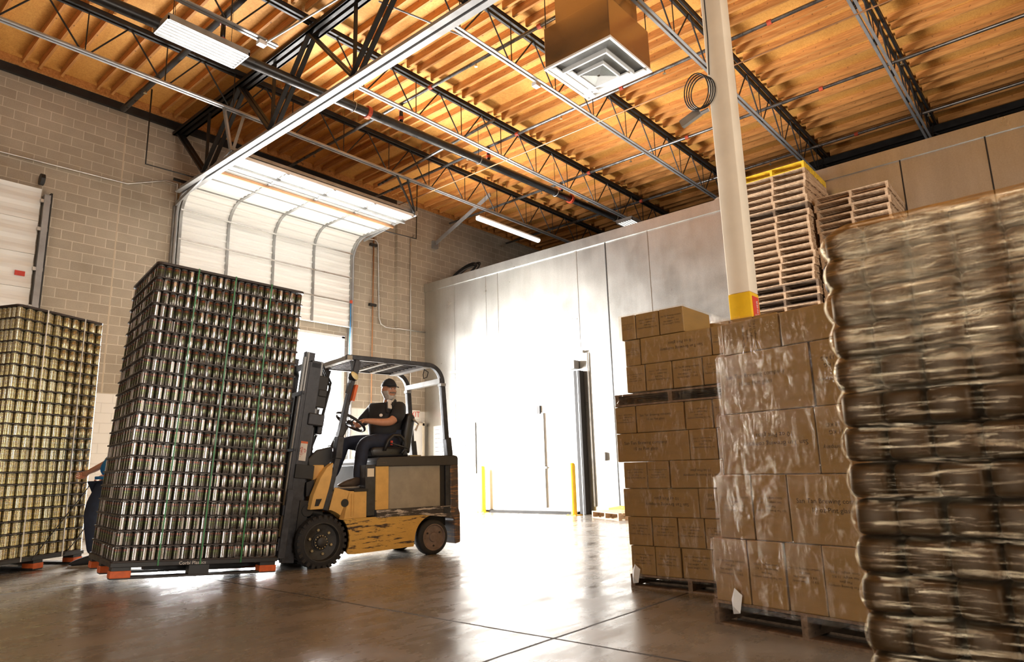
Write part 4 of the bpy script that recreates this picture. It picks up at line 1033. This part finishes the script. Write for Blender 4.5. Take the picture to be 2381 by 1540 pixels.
def head_mesh(center, face, tilt=0, s=1.0):
    """face: direction the face looks; features pushed out of one closed surface"""
    bm = bmesh.new(); bmesh.ops.create_uvsphere(bm, u_segments=36, v_segments=28, radius=1)
    def g(v, c, w_): return math.exp(-sum(((a-b)/q)**2 for a, b, q in zip(v, c, w_)))
    for v in bm.verts:
        x, y, z = v.co   # x forward, y left, z up
        X = x*.098; Y = y*.076; Z = z*.122
        if z < 0:
            k = min(1, -z); Y *= 1-.28*k*k; X *= 1-.10*k*k if x > 0 else 1-.38*k
        if x > 0: X *= .94
        X += .030*g((x, y, z), (1, 0, -.12), (.5, .13, .17))      # nose
        X += .010*g((x, y, z), (1, 0, .22), (.5, .5, .08))        # brow
        X -= .014*(g((x, y, z), (.93, .34, .05), (.4, .17, .12))+g((x, y, z), (.93, -.34, .05), (.4, .17, .12)))
        X += .008*g((x, y, z), (.9, 0, -.45), (.5, .28, .07))     # lips
        X += .016*g((x, y, z), (.75, 0, -.80), (.5, .30, .16))    # chin
        Y += .006*(g((x, y, z), (.6, .8, -.2), (.3, .3, .2))-g((x, y, z), (.6, -.8, -.2), (.3, .3, .2)))
        for sg_ in (1, -1):
            e = g((x, y, z), (-.05, sg_*1, -.02), (.16, .4, .22)); Y += sg_*.022*e
        v.co = Vector((X, Y, Z))*s
    d = Vector(face).normalized(); m = d.to_track_quat('X', 'Z').to_matrix().to_4x4()
    T = Matrix.Translation(center) @ m @ Matrix.Rotation(tilt, 4, 'Y')
    bmesh.ops.transform(bm, matrix=T, verts=bm.verts)
    me = bpy.data.meshes.new('head'); bm.to_mesh(me); bm.free(); return me, T
def hand_pts(wr, d, palm_up, grip, side):
    """returns palm node and finger chains for a hand at the wrist wr heading along d, fingers curling toward grip"""
    wr = Vector(wr); d = Vector(d).normalized(); n = Vector(grip).normalized(); n = (n-d*n.dot(d)).normalized(); l = d.cross(n)*side
    fingers = []
    for i, (off, ln) in enumerate(((-.032, .074), (-.011, .083), (.011, .078), (.031, .062))):
        b = wr+d*.085+l*off
        fingers.append([(*(b), .0105), (*(b+d*ln*.45+n*ln*.12), .0095), (*(b+d*ln*.62+n*ln*.50), .009), (*(b+d*ln*.45+n*ln*.82), .008)])
    t = wr+d*.03-l*.034
    thumb = [(*t, .013), (*(t+d*.025-l*.018+n*.018), .0115), (*(t+d*.045-l*.012+n*.045), .0095)]
    return fingers, thumb, wr+d*.05, l
def add_hand(nodes, edges, wrist_i, d, grip, side):
    wr = nodes[wrist_i][:3]; f, th, palm, l = hand_pts(wr, d, None, grip, side)
    nodes.append((*palm, .030)); pi_ = len(nodes)-1; edges.append((wrist_i, pi_))
    for c in f: chain(nodes, edges, pi_, c)
    chain(nodes, edges, pi_, th)

# ---- the driver (truck coordinates, facing the mast, looking back over his shoulder)
N = []; E_ = []
N.append((.98, .46, 1.32, .125)); 
chest = chain(N, E_, 0, [(.96, .45, 1.42, .14), (.96, .44, 1.55, .135), (.965, .43, 1.66, .12), (.97, .43, 1.735, .06)])
chain(N, E_, chest, [(.972, .425, 1.80, .052), (.975, .425, 1.86, .05)])
lw_ = chain(N, E_, 3, [(1.02, .27, 1.685, .068), (.98, .20, 1.60, .06), (.87, .17, 1.515, .052), (.78, .19, 1.51, .047), (.66, .23, 1.525, .036), (.60, .25, 1.53, .028)])
add_hand(N, E_, lw_, (-.85, .35, -.1), (-.2, .1, -1), -1)
rw_ = chain(N, E_, 3, [(.86, .57, 1.68, .066), (.78, .64, 1.58, .055), (.70, .68, 1.50, .045), (.60, .64, 1.52, .036), (.53, .60, 1.54, .028)])
add_hand(N, E_, rw_, (-.7, -.5, .0), (-.1, 0, -1), 1)
for y, (hx, kx, kz, ax, az) in ((.33, (.92, .57, 1.285, .49, .875)), (.60, (.92, .50, 1.30, .34, .90))):
    chain(N, E_, 0, [(hx, y, 1.29, .09), ((hx+kx)/2, y-.02 if y < .5 else y+.02, 1.295, .070), (kx+.015, y-.05 if y < .5 else y+.03, kz-.01, .050), ((kx+ax)/2, y-.07 if y < .5 else y+.03, (kz+az)/2, .050), (ax, y-.09 if y < .5 else y+.03, az, .042)])
bodym = skin_mesh(N, E_)
FD = Vector((.10, -.99, .03))
hm, HT = head_mesh((.972, .405, 1.918), FD, R(3), 1.06)
drv = link('person', join_mesh('person', [bodym, hm], 'skin')); drv.matrix_world = FM
tag(drv, 'bearded man in black cap, shirt and dark jeans seated on the forklift, looking back', 'person')
# face parts and beard
for sg_ in (1, -1):
    e = MB().lathe([(0, -.011), (.008, -.008), (.011, 0), (.008, .008), (0, .011)], 10, HT @ Matrix.Translation((.080, sg_*.028, .010))).build('eye', 'eye_white', drv, 0, True)
    MB().lathe([(0, -.005), (.004, -.004), (.006, 0), (.004, .004), (0, .005)], 8, HT @ Matrix.Translation((.0895, sg_*.028, .010))).build('iris', 'eye', e, 0, True)
    mb = MB().beam(HT @ Vector((.0885, sg_*.012, .030)), HT @ Vector((.082, sg_*.045, .032)), .008, .008); mb.build('eyebrow', 'cap', drv)
def shell(fn, name, mat, parent, push, s=1.06):
    """part of the head surface kept by fn and pushed out"""
    me, _ = head_mesh((0, 0, 0), (1, 0, 0), 0, s); bm = bmesh.new(); bm.from_mesh(me)
    kill = [f for f in bm.faces if not fn(f.calc_center_median())]
    bmesh.ops.delete(bm, geom=kill, context='FACES')
    bm.normal_update()
    for v in bm.verts:
        v.co = v.co + v.normal*push*(1+.25*math.sin(v.co.y*300+v.co.z*170))
    bmesh.ops.solidify(bm, geom=bm.faces[:], thickness=push*.9)
    bmesh.ops.transform(bm, matrix=HT, verts=bm.verts)
    m2 = bpy.data.meshes.new(name); bm.to_mesh(m2); bm.free(); m2.materials.append(M[mat])
    for p in m2.polygons: p.use_smooth = True
    return link(name, m2, parent)
shell(lambda c: (c.z < -.066 and c.x > -.01) or (c.z < -.012 and abs(c.y) > .052-.5*max(0, -.03-c.z) and -.01 < c.x < .07), 'beard', 'beard', drv, .010)
shell(lambda c: abs(c.y) < .034 and -.046 < c.z < -.034 and c.x > .05, 'moustache', 'moustache', drv, .005)
shell(lambda c: c.z > .038, 'cap', 'cap', drv, .013)
mb = MB(); br_ = []
for i in range(13):
    a = R(-62+124*i/12); br_.append((math.cos(a), math.sin(a)))
vs = []; 
for (c, s_) in br_: vs.append(HT @ Vector((.088*c, .078*s_, .047)))
for (c, s_) in br_: vs.append(HT @ Vector((.100*c+.065, .076*s_, .040-.012*(1-abs(s_)*.0)+.010*(-s_*s_)+.006)))
n_ = len(br_)
mb.add(vs+[v-Vector((0, 0, .005)) for v in vs], [(i, i+1, n_+i+1, n_+i) for i in range(n_-1)] + [(2*n_+i, 3*n_+i, 3*n_+i+1, 2*n_+i+1) for i in range(n_-1)] + [(n_+i, n_+i+1, 3*n_+i+1, 3*n_+i) for i in range(n_-1)])
mb.build('cap_brim', 'cap', drv, 0, True)
# shirt
S = []; SE = []
S.append((.965, .46, 1.345, .190))
ch2 = chain(S, SE, 0, [(.935, .45, 1.44, .215), (.95, .44, 1.55, .205), (.97, .43, 1.665, .175), (.973, .425, 1.745, .095)])
chain(S, SE, 3, [(1.035, .27, 1.70, .10), (1.0, .20, 1.61, .095), (.90, .17, 1.535, .084)])
chain(S, SE, 3, [(.86, .57, 1.69, .10), (.78, .64, 1.58, .078), (.71, .67, 1.52, .07)])
sh = link('shirt', join_mesh('shirt', [skin_mesh(S, SE)], 'shirt'), drv)
MB().beam((.90, .30, 1.765), (.87, .235, 1.63), .035, .012, (0, 1, 0)).build('collar', 'shirt', sh, .004)
MB().beam((1.01, .30, 1.79), (.93, .24, 1.72), .035, .012, (0, 1, 0)).build('collar', 'shirt', sh, .004)
tag(MB().lathe([(.02, 0), (.02, .004), (0, .004)], 14, Matrix.Translation((.80, .272, 1.60)) @ Matrix.Rotation(R(62), 4, 'X') @ Matrix.Rotation(R(-30), 4, 'Y')).build('badge', 'white_label', sh), 'white round badge')
mb = MB().beam((.925, .30, 1.785), (.90, .245, 1.68), .05, .02, (0, 1, 0)); tag(mb.build('undershirt', 'white_label', sh, .004), 'white undershirt at the neck')
# trousers
T_ = []; TE = []
T_.append((.985, .46, 1.30, .15))
for y, (hx, kx, kz, ax, az) in ((.33, (.93, .57, 1.285, .50, .86)), (.60, (.93, .50, 1.30, .35, .90))):
    s1 = -1 if y < .5 else 1
    chain(T_, TE, 0, [(hx, y, 1.285, .115), ((hx+kx)/2, y+.02*s1, 1.295, .108), (kx+.01, y+.05*s1 if y < .5 else y+.03, kz-.005, .083), ((kx+ax)/2+.01, y+(.07*s1 if y < .5 else .03), (kz+az)/2, .076), (ax+.005, y+(.09*s1 if y < .5 else .03), az, .070)])
link('trousers', join_mesh('trousers', [skin_mesh(T_, TE)], 'denim'), drv)
def shoe(parent, heel, toe, z0, mat='shoe', s=1.0):
    h = Vector((heel[0], heel[1], z0)); t = Vector((toe[0], toe[1], z0)); d = (t-h); L = d.length; d.normalize(); m = Matrix.Translation(h) @ d.to_track_quat('X', 'Z').to_matrix().to_4x4()
    nd = [(.04, 0, .055, .042), (.0, 0, .05, .038), ]
    bm = bmesh.new(); bmesh.ops.create_uvsphere(bm, u_segments=20, v_segments=14, radius=1)
    for v in bm.verts:
        x, y, z = v.co; g_ = lambda a, p: math.copysign(abs(a)**p, a)
        x = g_(x, .75); y = g_(y, .55); u = (x+1)/2
        wd = .040+.012*math.sin(u*PI*.9); ht = .085*(1-u)**.9+.045 if u < .98 else .04
        v.co = Vector((u*L, y*wd, max(0.012, .012+(z*.5+.5)*ht)))
    bmesh.ops.transform(bm, matrix=m, verts=bm.verts)
    me = bpy.data.meshes.new('shoe'); bm.to_mesh(me); bm.free(); me.materials.append(M[mat])
    for p in me.polygons: p.use_smooth = True
    o = link('shoe', me, parent)
    pts = [(L/2+L/2*1.04*math.cos(a), .047*math.sin(a)*(1+.15*math.cos(a))) for a in [i*PI/10 for i in range(20)]]
    mb = MB().prism(pts, 0, .018, 'z'); mb.v = [tuple(m @ Vector(v)) for v in mb.v]; mb.build('sole', 'sole', o, .003)
shoe(drv, (.545, .225), (.245, .20), .782)
shoe(drv, (.38, .63), (.10, .63), .782)

# ---- second worker, mostly hidden between the two loads (world coordinates)
N = []; E_ = []
hp = (3.04, 8.74)
N.append((hp[0], hp[1], .93, .13))
c_ = chain(N, E_, 0, [(3.12, 8.76, 1.08, .135), (3.18, 8.80, 1.25, .14), (3.20, 8.82, 1.38, .12), (3.19, 8.84, 1.47, .055)])
chain(N, E_, c_, [(3.18, 8.86, 1.54, .05)])
lw_ = chain(N, E_, 3, [(3.12, 8.68, 1.38, .062), (3.08, 8.68, 1.27, .05), (3.02, 8.76, 1.17, .046), (2.90, 8.95, 1.07, .036), (2.86, 9.02, 1.04, .029)])
add_hand(N, E_, lw_, (-.25, .75, -.25), (-.6, .5, -.2), 1)
rw_ = chain(N, E_, 3, [(3.28, 8.98, 1.38, .06), (3.30, 9.05, 1.22, .05), (3.22, 9.12, 1.08, .042), (3.12, 9.2, 1.0, .03)])
add_hand(N, E_, rw_, (-.6, .3, -.2), (0, 0, -1), -1)
for (x, y, kx, ky, ax, ay) in ((2.97, 8.70, 2.86, 8.80, 2.95, 8.86), (3.10, 8.84, 3.12, 9.02, 3.28, 9.06)):
    chain(N, E_, 0, [(x, y, .86, .095), ((x+kx)/2-.03, (y+ky)/2, .72, .085), (kx, ky, .56, .066), ((kx+ax)/2, (ky+ay)/2, .33, .056), (ax, ay, .11, .042)])
bodym = skin_mesh(N, E_)
hm, HT = head_mesh((3.16, 8.88, 1.66), (-.6, .5, -.5), 0)
wk = link('person', join_mesh('person', [bodym, hm], 'skin'))
tag(wk, 'worker in blue shirt and dark jeans half hidden behind the lifted load, gripping a strap', 'person')
S = [(2.99, 8.745, .95, .180)]; SE = []
chain(S, SE, 0, [(3.10, 8.77, 1.12, .17), (3.18, 8.80, 1.26, .17), (3.20, 8.82, 1.38, .135), (3.19, 8.84, 1.45, .07)])
chain(S, SE, 3, [(3.12, 8.68, 1.38, .08), (3.08, 8.68, 1.28, .072)]); chain(S, SE, 3, [(3.28, 8.98, 1.38, .08), (3.30, 9.05, 1.24, .07)])
link('shirt', join_mesh('shirt', [skin_mesh(S, SE)], 'blue_shirt'), wk)
MB().lathe([(.150, .955), (.156, .965), (.156, .985), (.150, .99)], 24, Matrix.Translation((3.01, 8.75, 0))).build('shirt_hem', 'blue_shirt', wk)
T_ = [(3.03, 8.74, .90, .15)]; TE = []
for (x, y, kx, ky, ax, ay) in ((2.97, 8.70, 2.86, 8.80, 2.95, 8.86), (3.10, 8.84, 3.12, 9.02, 3.28, 9.06)):
    chain(T_, TE, 0, [(x, y, .85, .115), ((x+kx)/2-.03, (y+ky)/2, .72, .105), (kx, ky, .56, .085), ((kx+ax)/2, (ky+ay)/2, .33, .078), (ax, ay, .12, .072)])
link('trousers', join_mesh('trousers', [skin_mesh(T_, TE)], 'denim'), wk)
HTs = hm
shoe(wk, (2.99, 8.85), (2.72, 8.93), 0.0, 'cap'); shoe(wk, (3.30, 9.05), (3.04, 9.20), 0.0, 'cap')
MB().lathe([(.0, .105), (.05, .10), (.09, .06), (.095, 0), (.09, -.02)], 20, Matrix.Translation((3.175, 8.87, 1.68))).build('hair', 'cap', wk, 0, True)

# ================================================================== WOODEN PALLETS
def pallet_meshes(L, W, H, mat, mat2=None):
    b = .014
    td = MB(); n = 7; bw = W/n*.78
    for i in range(n): y = i*(W-bw)/(n-1); td.box((0, y, H-b), (L, y+bw, H))
    bd = MB()
    for i in range(5): y = i*(W-bw)/4; bd.box((0, y, 0), (L, y+bw, b))
    st = MB().box((-.018, 0, b), (.018, W, H-b))
    return td.mesh('top_deck', mat), bd.mesh('bottom_deck', mat), st.mesh('stringer', mat2 or mat)
def pallet(pm, mw, L, label, group=None, name='wooden_pallet'):
    o = empty(name, label, 'pallet', group=group); o.matrix_world = mw
    link('top_deck', pm[0], o); link('bottom_deck', pm[1], o)
    for x in (.02, L/2, L-.02): link('stringer', pm[2], o, (x, 0, 0))
    return o
AM = Matrix.Translation((4.86, 3.02, 0)) @ Matrix.Rotation(-PI/2, 4, 'Z')      # x along the face, y away from the camera
BM = Matrix.Translation((4.04, 1.92, 0)) @ Matrix.Rotation(R(258), 4, 'Z')
pd = pallet_meshes(1.02, 1.0, .10, 'pallet_dark'); pdB = pallet_meshes(1.16, 1.0, .138, 'pallet_dark')
pallet(pd, AM @ Matrix.Translation((.03, 0, 0)), 1.02, 'dark wooden pallet on the floor under the farther carton load')
pallet(pd, AM @ Matrix.Translation((-.02, 0, 1.42)), 1.02, 'dark wooden pallet sandwiched high up inside the farther carton load')
pallet(pdB, BM, 1.16, 'dark wooden pallet on the floor under the nearer carton load')
def carton(mw, u0, u1, w0, w1, z0, z1, label, group, text=None, flip=False, seed=0):
    g = .004; rn = random.Random(seed)
    hx, hy, hz = (u1-u0)/2-g, (w1-w0)/2-g, (z1-z0)-.003
    mb = MB().box((-hx, -hy, 0), (hx, hy, hz))
    o = mb.build('carton', 'carton', None, .006)
    o.matrix_world = mw @ Matrix.Translation(((u0+u1)/2, (w0+w1)/2+rn.uniform(-.006, .006), z0)) @ Matrix.Rotation(rn.uniform(-.01, .01), 4, 'Z')
    tag(o, label, 'carton', group)
    if text:
        sx = -1 if flip else 1
        if text == 'big': put_text('San Tan Brewing company\n10 oz Pint glass', o, (-hx*.18*(1 if not flip else -1), -hy-.0015, hz*.55), (sx, 0, 0), (0, 0, sx), min(hz*.16, hx*.125), 'carton_ink', 1.3)
        elif text == 'side': put_text('San Tan Brewing\nPint glass\nNet weight: 11 KG\nGross weight: 13 KG', o, (0, -hy-.0015, hz*.5), (0, 0, 1), (-1, 0, 0), hz*.1, 'carton_ink', 1.4)
        else: put_text('San Tan Brewing company\nPint glass\nNet weight:  11 KG\nGross weight:  13 KG', o, (0, -hy-.0015, hz*.55), (sx, 0, 0), (0, 0, sx), min(hz*.12, hx*.16), 'carton_ink', 1.3)
    return o
RN = {1: 'bottom', 2: 'second', 3: 'third', 4: 'fourth', 5: 'fifth', 6: 'sixth', 7: 'seventh', 8: 'eighth', 9: 'top'}
Arows = [(.10, .32, [.04, .26, .48, .73, 1.05]), (.32, .54, [.03, .25, .47, .69, .90, 1.06]), (.54, .76, [0, .66, 1.04]), (.76, .97, [.02, .24, .44, .88, 1.05]),
         (.97, 1.20, [-.03, .62, .85, 1.05]), (1.20, 1.42, [-.03, .17, .60, .83, 1.04]), (1.53, 1.75, [.10, .28, .52, .78, 1.02]), (1.75, 1.97, [.10, .25, .87, 1.04]), (1.97, 2.18, [.08, .22, .44, .66])]
for r_, (z0, z1, js) in enumerate(Arows):
    for i in range(len(js)-1):
        wd = js[i+1]-js[i]
        carton(AM, js[i], js[i+1], .0, .50, z0, z1, 'brown carton in the %s row of the farther load, %s from its left edge' % (RN[r_+1], ordn(i+1)), 'cartons of the farther load',
               'big' if wd > .4 else 'block', (r_*3+i) % 2 == 1 or (r_ in (2, 7)), r_*10+i)
for r_, (z0, z1, js) in enumerate(Arows[:8]):
    carton(AM, js[0]+.01, 1.03, .51, 1.0, z0, z1, 'brown carton in the back half of the farther load, %s row' % RN[r_+1], 'back cartons of the farther load', None, False, 90+r_)
for i, (a, b) in enumerate(((.60, .80), (.80, 1.0), (1.0, 1.2))):
    carton(AM, a, b, .55, .98, 1.97, 2.12, 'carton behind the top step of the farther load, %s from left' % ordn(i+1), 'back cartons on top of the farther load', None, False, 70+i)
RB = {1: 'bottom', 2: 'second', 3: 'third', 4: 'fourth', 5: 'top'}
Brows = [(.138, .50, [.03, .27, .50, .72, .95, 1.17]), (.50, .87, [.09, .33, .56, 1.15]), (.87, 1.23, [.15, .77, 1.16]), (1.23, 1.59, [.18, .78, 1.16]), (1.59, 1.79, [.22, .62, 1.0, 1.18])]
Bt = {(1, 2): ('big', False), (2, 0): ('big', True), (2, 1): ('block', True), (3, 0): ('big', False), (3, 1): ('block', True), (4, 0): ('side', False), (4, 1): (None, False)}
for r_, (z0, z1, js) in enumerate(Brows):
    for i in range(len(js)-1):
        tx = Bt.get((r_, i), ('block', i % 2 == 1))
        carton(BM, js[i], js[i+1], .0, .50, z0, z1, 'brown carton in the %s row of the nearer load, %s from its left edge' % (RB[r_+1], ordn(i+1)), 'cartons of the nearer load', tx[0], tx[1], 200+r_*10+i)
    carton(BM, js[0]+.01, 1.16, .51, .98, z0, z1, 'brown carton in the back half of the nearer load, %s row' % RB[r_+1], 'back cartons of the nearer load', None, False, 290+r_)

def wrap_shell(name, mw, loops, mat, label):
    """loops: list of (z, [(x,y)...]) joined into one skin of film, closed on top"""
    mb = MB(); n = len(loops[0][1]); vs = []; fs = []
    for z, pts in loops: vs += [(p[0], p[1], z) for p in pts]
    for i in range(len(loops)-1):
        for j in range(n): j2 = (j+1) % n; fs.append((i*n+j, i*n+j2, (i+1)*n+j2, (i+1)*n+j))
    mb.add(vs, fs); o = mb.build(name, mat, None, 0, True); o.matrix_world = mw
    return tag(o, label, 'stretch film')
def rr_loop(x0, y0, x1, y1, r=.02, n=3): return rounded_rect(x0, y0, x1, y1, r, n)
g = .012; lp = []
for (z0, z1, js) in Arows[:8]:
    e0 = min(1.07, 1.07)
    lp += [(z0+.012, rr_loop(js[0]-g, -g-.008, 1.07, 1.0+g)), (z1-.012, rr_loop(js[0]-g, -g-.008, 1.07, 1.0+g))]
lp.insert(0, (.075, rr_loop(.03-g, -g-.01, 1.08, 1.0+g)))
wrap_shell('stretch_film', AM, lp, 'film', 'clear stretch film wound round the farther carton load')
# film over the stepped top of the farther load
tp = MB()
tp.add([(.08-g, -g, 1.97), (.66+g, -g, 1.97), (.66+g, .51, 1.97), (.08-g, .51, 1.97), (.08-g, -g, 2.18+.004), (.66+g, -g, 2.184), (.66+g, .51, 2.184), (.08-g, .51, 2.184), (1.06, -g, 1.98), (1.06, .51, 1.98), (1.2, .55, 2.13), (1.2, 1.0, 2.13), (.6, 1.0, 2.13), (.6, .55, 2.13)],
       [(0, 1, 5, 4), (3, 0, 4, 7), (4, 5, 6, 7), (5, 8, 9, 6), (6, 9, 10, 13), (13, 10, 11, 12)])
o = tp.build('stretch_film', 'film'); o.matrix_world = AM; tag(o, 'clear film tent sloping down from the top step of the farther carton load', 'stretch film')
lp = [(.10, rr_loop(.0-g, -g-.01, 1.19, 1.0+g)), (.135, rr_loop(.03-g, -g-.01, 1.19, 1.0+g))]
for (z0, z1, js) in Brows: lp += [(z0+.015, rr_loop(js[0]-g, -g-.006, 1.19, 1.0+g)), (z1-.012, rr_loop(js[0]-g, -g-.006, 1.19, 1.0+g))]
lp.append((1.796, rr_loop(.26, .05, 1.15, .95)))
wrap_shell('stretch_film', BM, lp, 'film', 'clear stretch film wound round the nearer carton load')
for mw, x, z, lb in ((AM, .07, .085, 'farther'), (BM, .16, .13, 'nearer')):
    o = MB().add([(x, -.03, z-.05), (x+.05, -.035, z-.04), (x+.07, -.03, z+.06), (x+.035, -.05, z+.10), (x-.005, -.03, z+.03), (x+.02, -.055, z+.0)], [(0, 1, 5), (1, 2, 5), (2, 3, 5), (3, 4, 5), (4, 0, 5)]).build('film_tail', 'white_strap')
    o.matrix_world = mw; tag(o, 'crumpled loose end of film at the lower left corner of the %s carton load' % lb, 'film tail')

# ---- pallet stacks against the cold store
pw = pallet_meshes(1.02, 1.15, .112, 'pallet_wood'); pwd = pallet_meshes(1.02, 1.15, .112, 'pallet_dark'); py_ = pallet_meshes(1.02, 1.15, .112, 'pallet_yellow', 'pallet_yellow')
def stack(x, y, top, n, where, yellow=False, vis=99):
    for i in range(n):
        z = top-(i+1)*.1123
        if z < 0: break
        rn = random.Random(i*7+int(x*10))
        mw = Matrix.Translation((x+rn.uniform(-.02, .02), y+rn.uniform(-.025, .025), z)) @ Matrix.Rotation(-PI/2+rn.uniform(-.02, .02), 4, 'Z')
        pm = py_ if (yellow and i == 0) else (pwd if rn.random() < .12 and i > 1 else pw)
        if i < vis: lb = 'bare wooden pallet, %s from the top of the %s stack' % (ordn(i+1), where)
        else: lb = 'bare wooden pallet low in the %s stack' % where
        if yellow and i == 0: lb = 'yellow painted wooden pallet on top of the left pallet stack'
        pallet(pm, mw, 1.02, lb, 'wooden pallets in the %s stack' % where)
stack(10.35, 3.86, 5.50, 49, 'left', True)
stack(10.50, 2.80, 4.88, 44, 'right', False)
# low pallet with a yellow lip on the floor by the cold store
LM = Matrix.Translation((10.62, 6.75, 0)) @ Matrix.Rotation(R(59), 4, 'Z') @ Matrix.Translation((0, -.02, 0))
lp_ = pallet_meshes(1.0, .60, .12, 'pallet_wood')
LM = Matrix.Translation((10.98, 7.52, 0)) @ Matrix.Rotation(R(-118), 4, 'Z')
pallet(lp_, LM, 1.0, 'single pale wooden pallet lying on the floor by the cold store wall')
tag(MB().prism([(6.3, 0), (7.55, 0), (7.55, .14), (7.3, .18), (6.3, .18)], XC-.13, XC-.06, 'x').build('kerb_guard', 'yellow', None, .01), 'low yellow kerb guard on the floor along the cold store wall', 'kerb')

# ================================================================== FOREGROUND LOAD
GM = Matrix.Translation((2.05, .55, 0)) @ Matrix.Rotation(-PI/2, 4, 'Z')      # x along the face to the right, y away
bm = bmesh.new(); bmesh.ops.create_uvsphere(bm, u_segments=24, v_segments=16, radius=1)
for v in bm.verts:
    x, y, z = v.co; e = .36
    f = lambda a: math.copysign(abs(a)**e, a)
    v.co = Vector((f(x)*.0555, f(y)*.15, f(z)*.0495))
pkm = bpy.data.meshes.new('pack'); bm.to_mesh(pkm); bm.free(); pkm.materials.append(M['kraft'])
for p in pkm.polygons: p.use_smooth = True
PP = .0985
rows = 15; ztop = 1.62
for r_ in range(rows):
    z = ztop-PP*(r_+.5)
    for c in range(8):
        rn = random.Random(r_*31+c)
        off = 0
        o = link('wrapped_pack', pkm); o.matrix_world = GM @ Matrix.Translation((.050+c*.110+rn.uniform(-.003, .003), .160+max(0, z-1.25)**2*.35+rn.uniform(-.006, .006), z)) @ Matrix.Rotation(rn.uniform(-.05, .05), 4, 'Z') @ Matrix.Diagonal((rn.uniform(.97, 1.06), 1, rn.uniform(.95, 1.02), 1))
        tag(o, 'brown rounded pack in nearest load, row %s from top, %s from left edge' % (ordn(r_+1), ordn(c+1)), 'pack', 'rounded packs of the nearest load')
MB().box((.0, .30, .14), (1.0, 1.0, ztop-.02)).build('x', 'kraft').name = 'inner_bale'
ib = bpy.data.objects['inner_bale']; ib.matrix_world = GM; tag(ib, 'brown bale core behind the rounded packs of the nearest load', 'bale')
pn = pallet_meshes(1.04, 1.04, .138, 'pallet_dark'); pallet(pn, GM @ Matrix.Translation((0, -.01, 0)), 1.04, 'dark wooden pallet under the nearest wrapped load')
mb = MB(); nz = 15*10; vs = []; fs = []; ring = None
for k_ in range(nz+1):
    z = .10+(ztop-.10)*k_/nz
    ph_ = (ztop-z)/PP; rowi = int(ph_); bulge = abs(math.sin(PI*ph_))**.8*.020-.014
    rn = random.Random(rowi); bulge += rn.uniform(-.003, .003); sh_ = 0
    if z > ztop-.06: bulge -= (z-(ztop-.06))**2*9
    tin = max(0, z-1.25)**2*.35; rip = .0010*math.sin(z*118+1.7*math.sin(z*31))
    pts = rounded_rect(-.004-bulge+sh_, -.016-bulge*.12+tin+rip, 1.06, 1.02, .045, 5)
    # extra points along the camera-facing side
    full = []
    for a, b in zip(pts, pts[1:]+pts[:1]):
        full.append(a)
        dx = math.hypot(b[0]-a[0], b[1]-a[1])
        if dx > .2:
            m_ = 36 if abs(a[1]-b[1]) < .02 and a[1] < .3 else 4
            for q in range(1, m_):
                t_ = q/m_; X_ = a[0]+(b[0]-a[0])*t_; Y_ = a[1]+(b[1]-a[1])*t_
                if abs(a[1]-b[1]) < .02 and a[1] < .3: Y_ += .0015*math.cos(2*PI*(X_-.062)/.110)*-1*(1 if 1 else 0)
                full.append((X_, Y_))
    n = len(full)
    if ring is None: ring = n
    vs += [(p[0], p[1], z) for p in full]
for i in range(nz):
    for j in range(ring): j2 = (j+1) % ring; fs.append((i*ring+j, i*ring+j2, (i+1)*ring+j2, (i+1)*ring+j))
fs.append(tuple(nz*ring+j for j in range(ring)))
mb.add(vs, fs); o = mb.build('stretch_film', 'film_thick', None, 0, True); o.matrix_world = GM
tag(o, 'thick glossy stretch film round the big load at the right edge', 'stretch film')
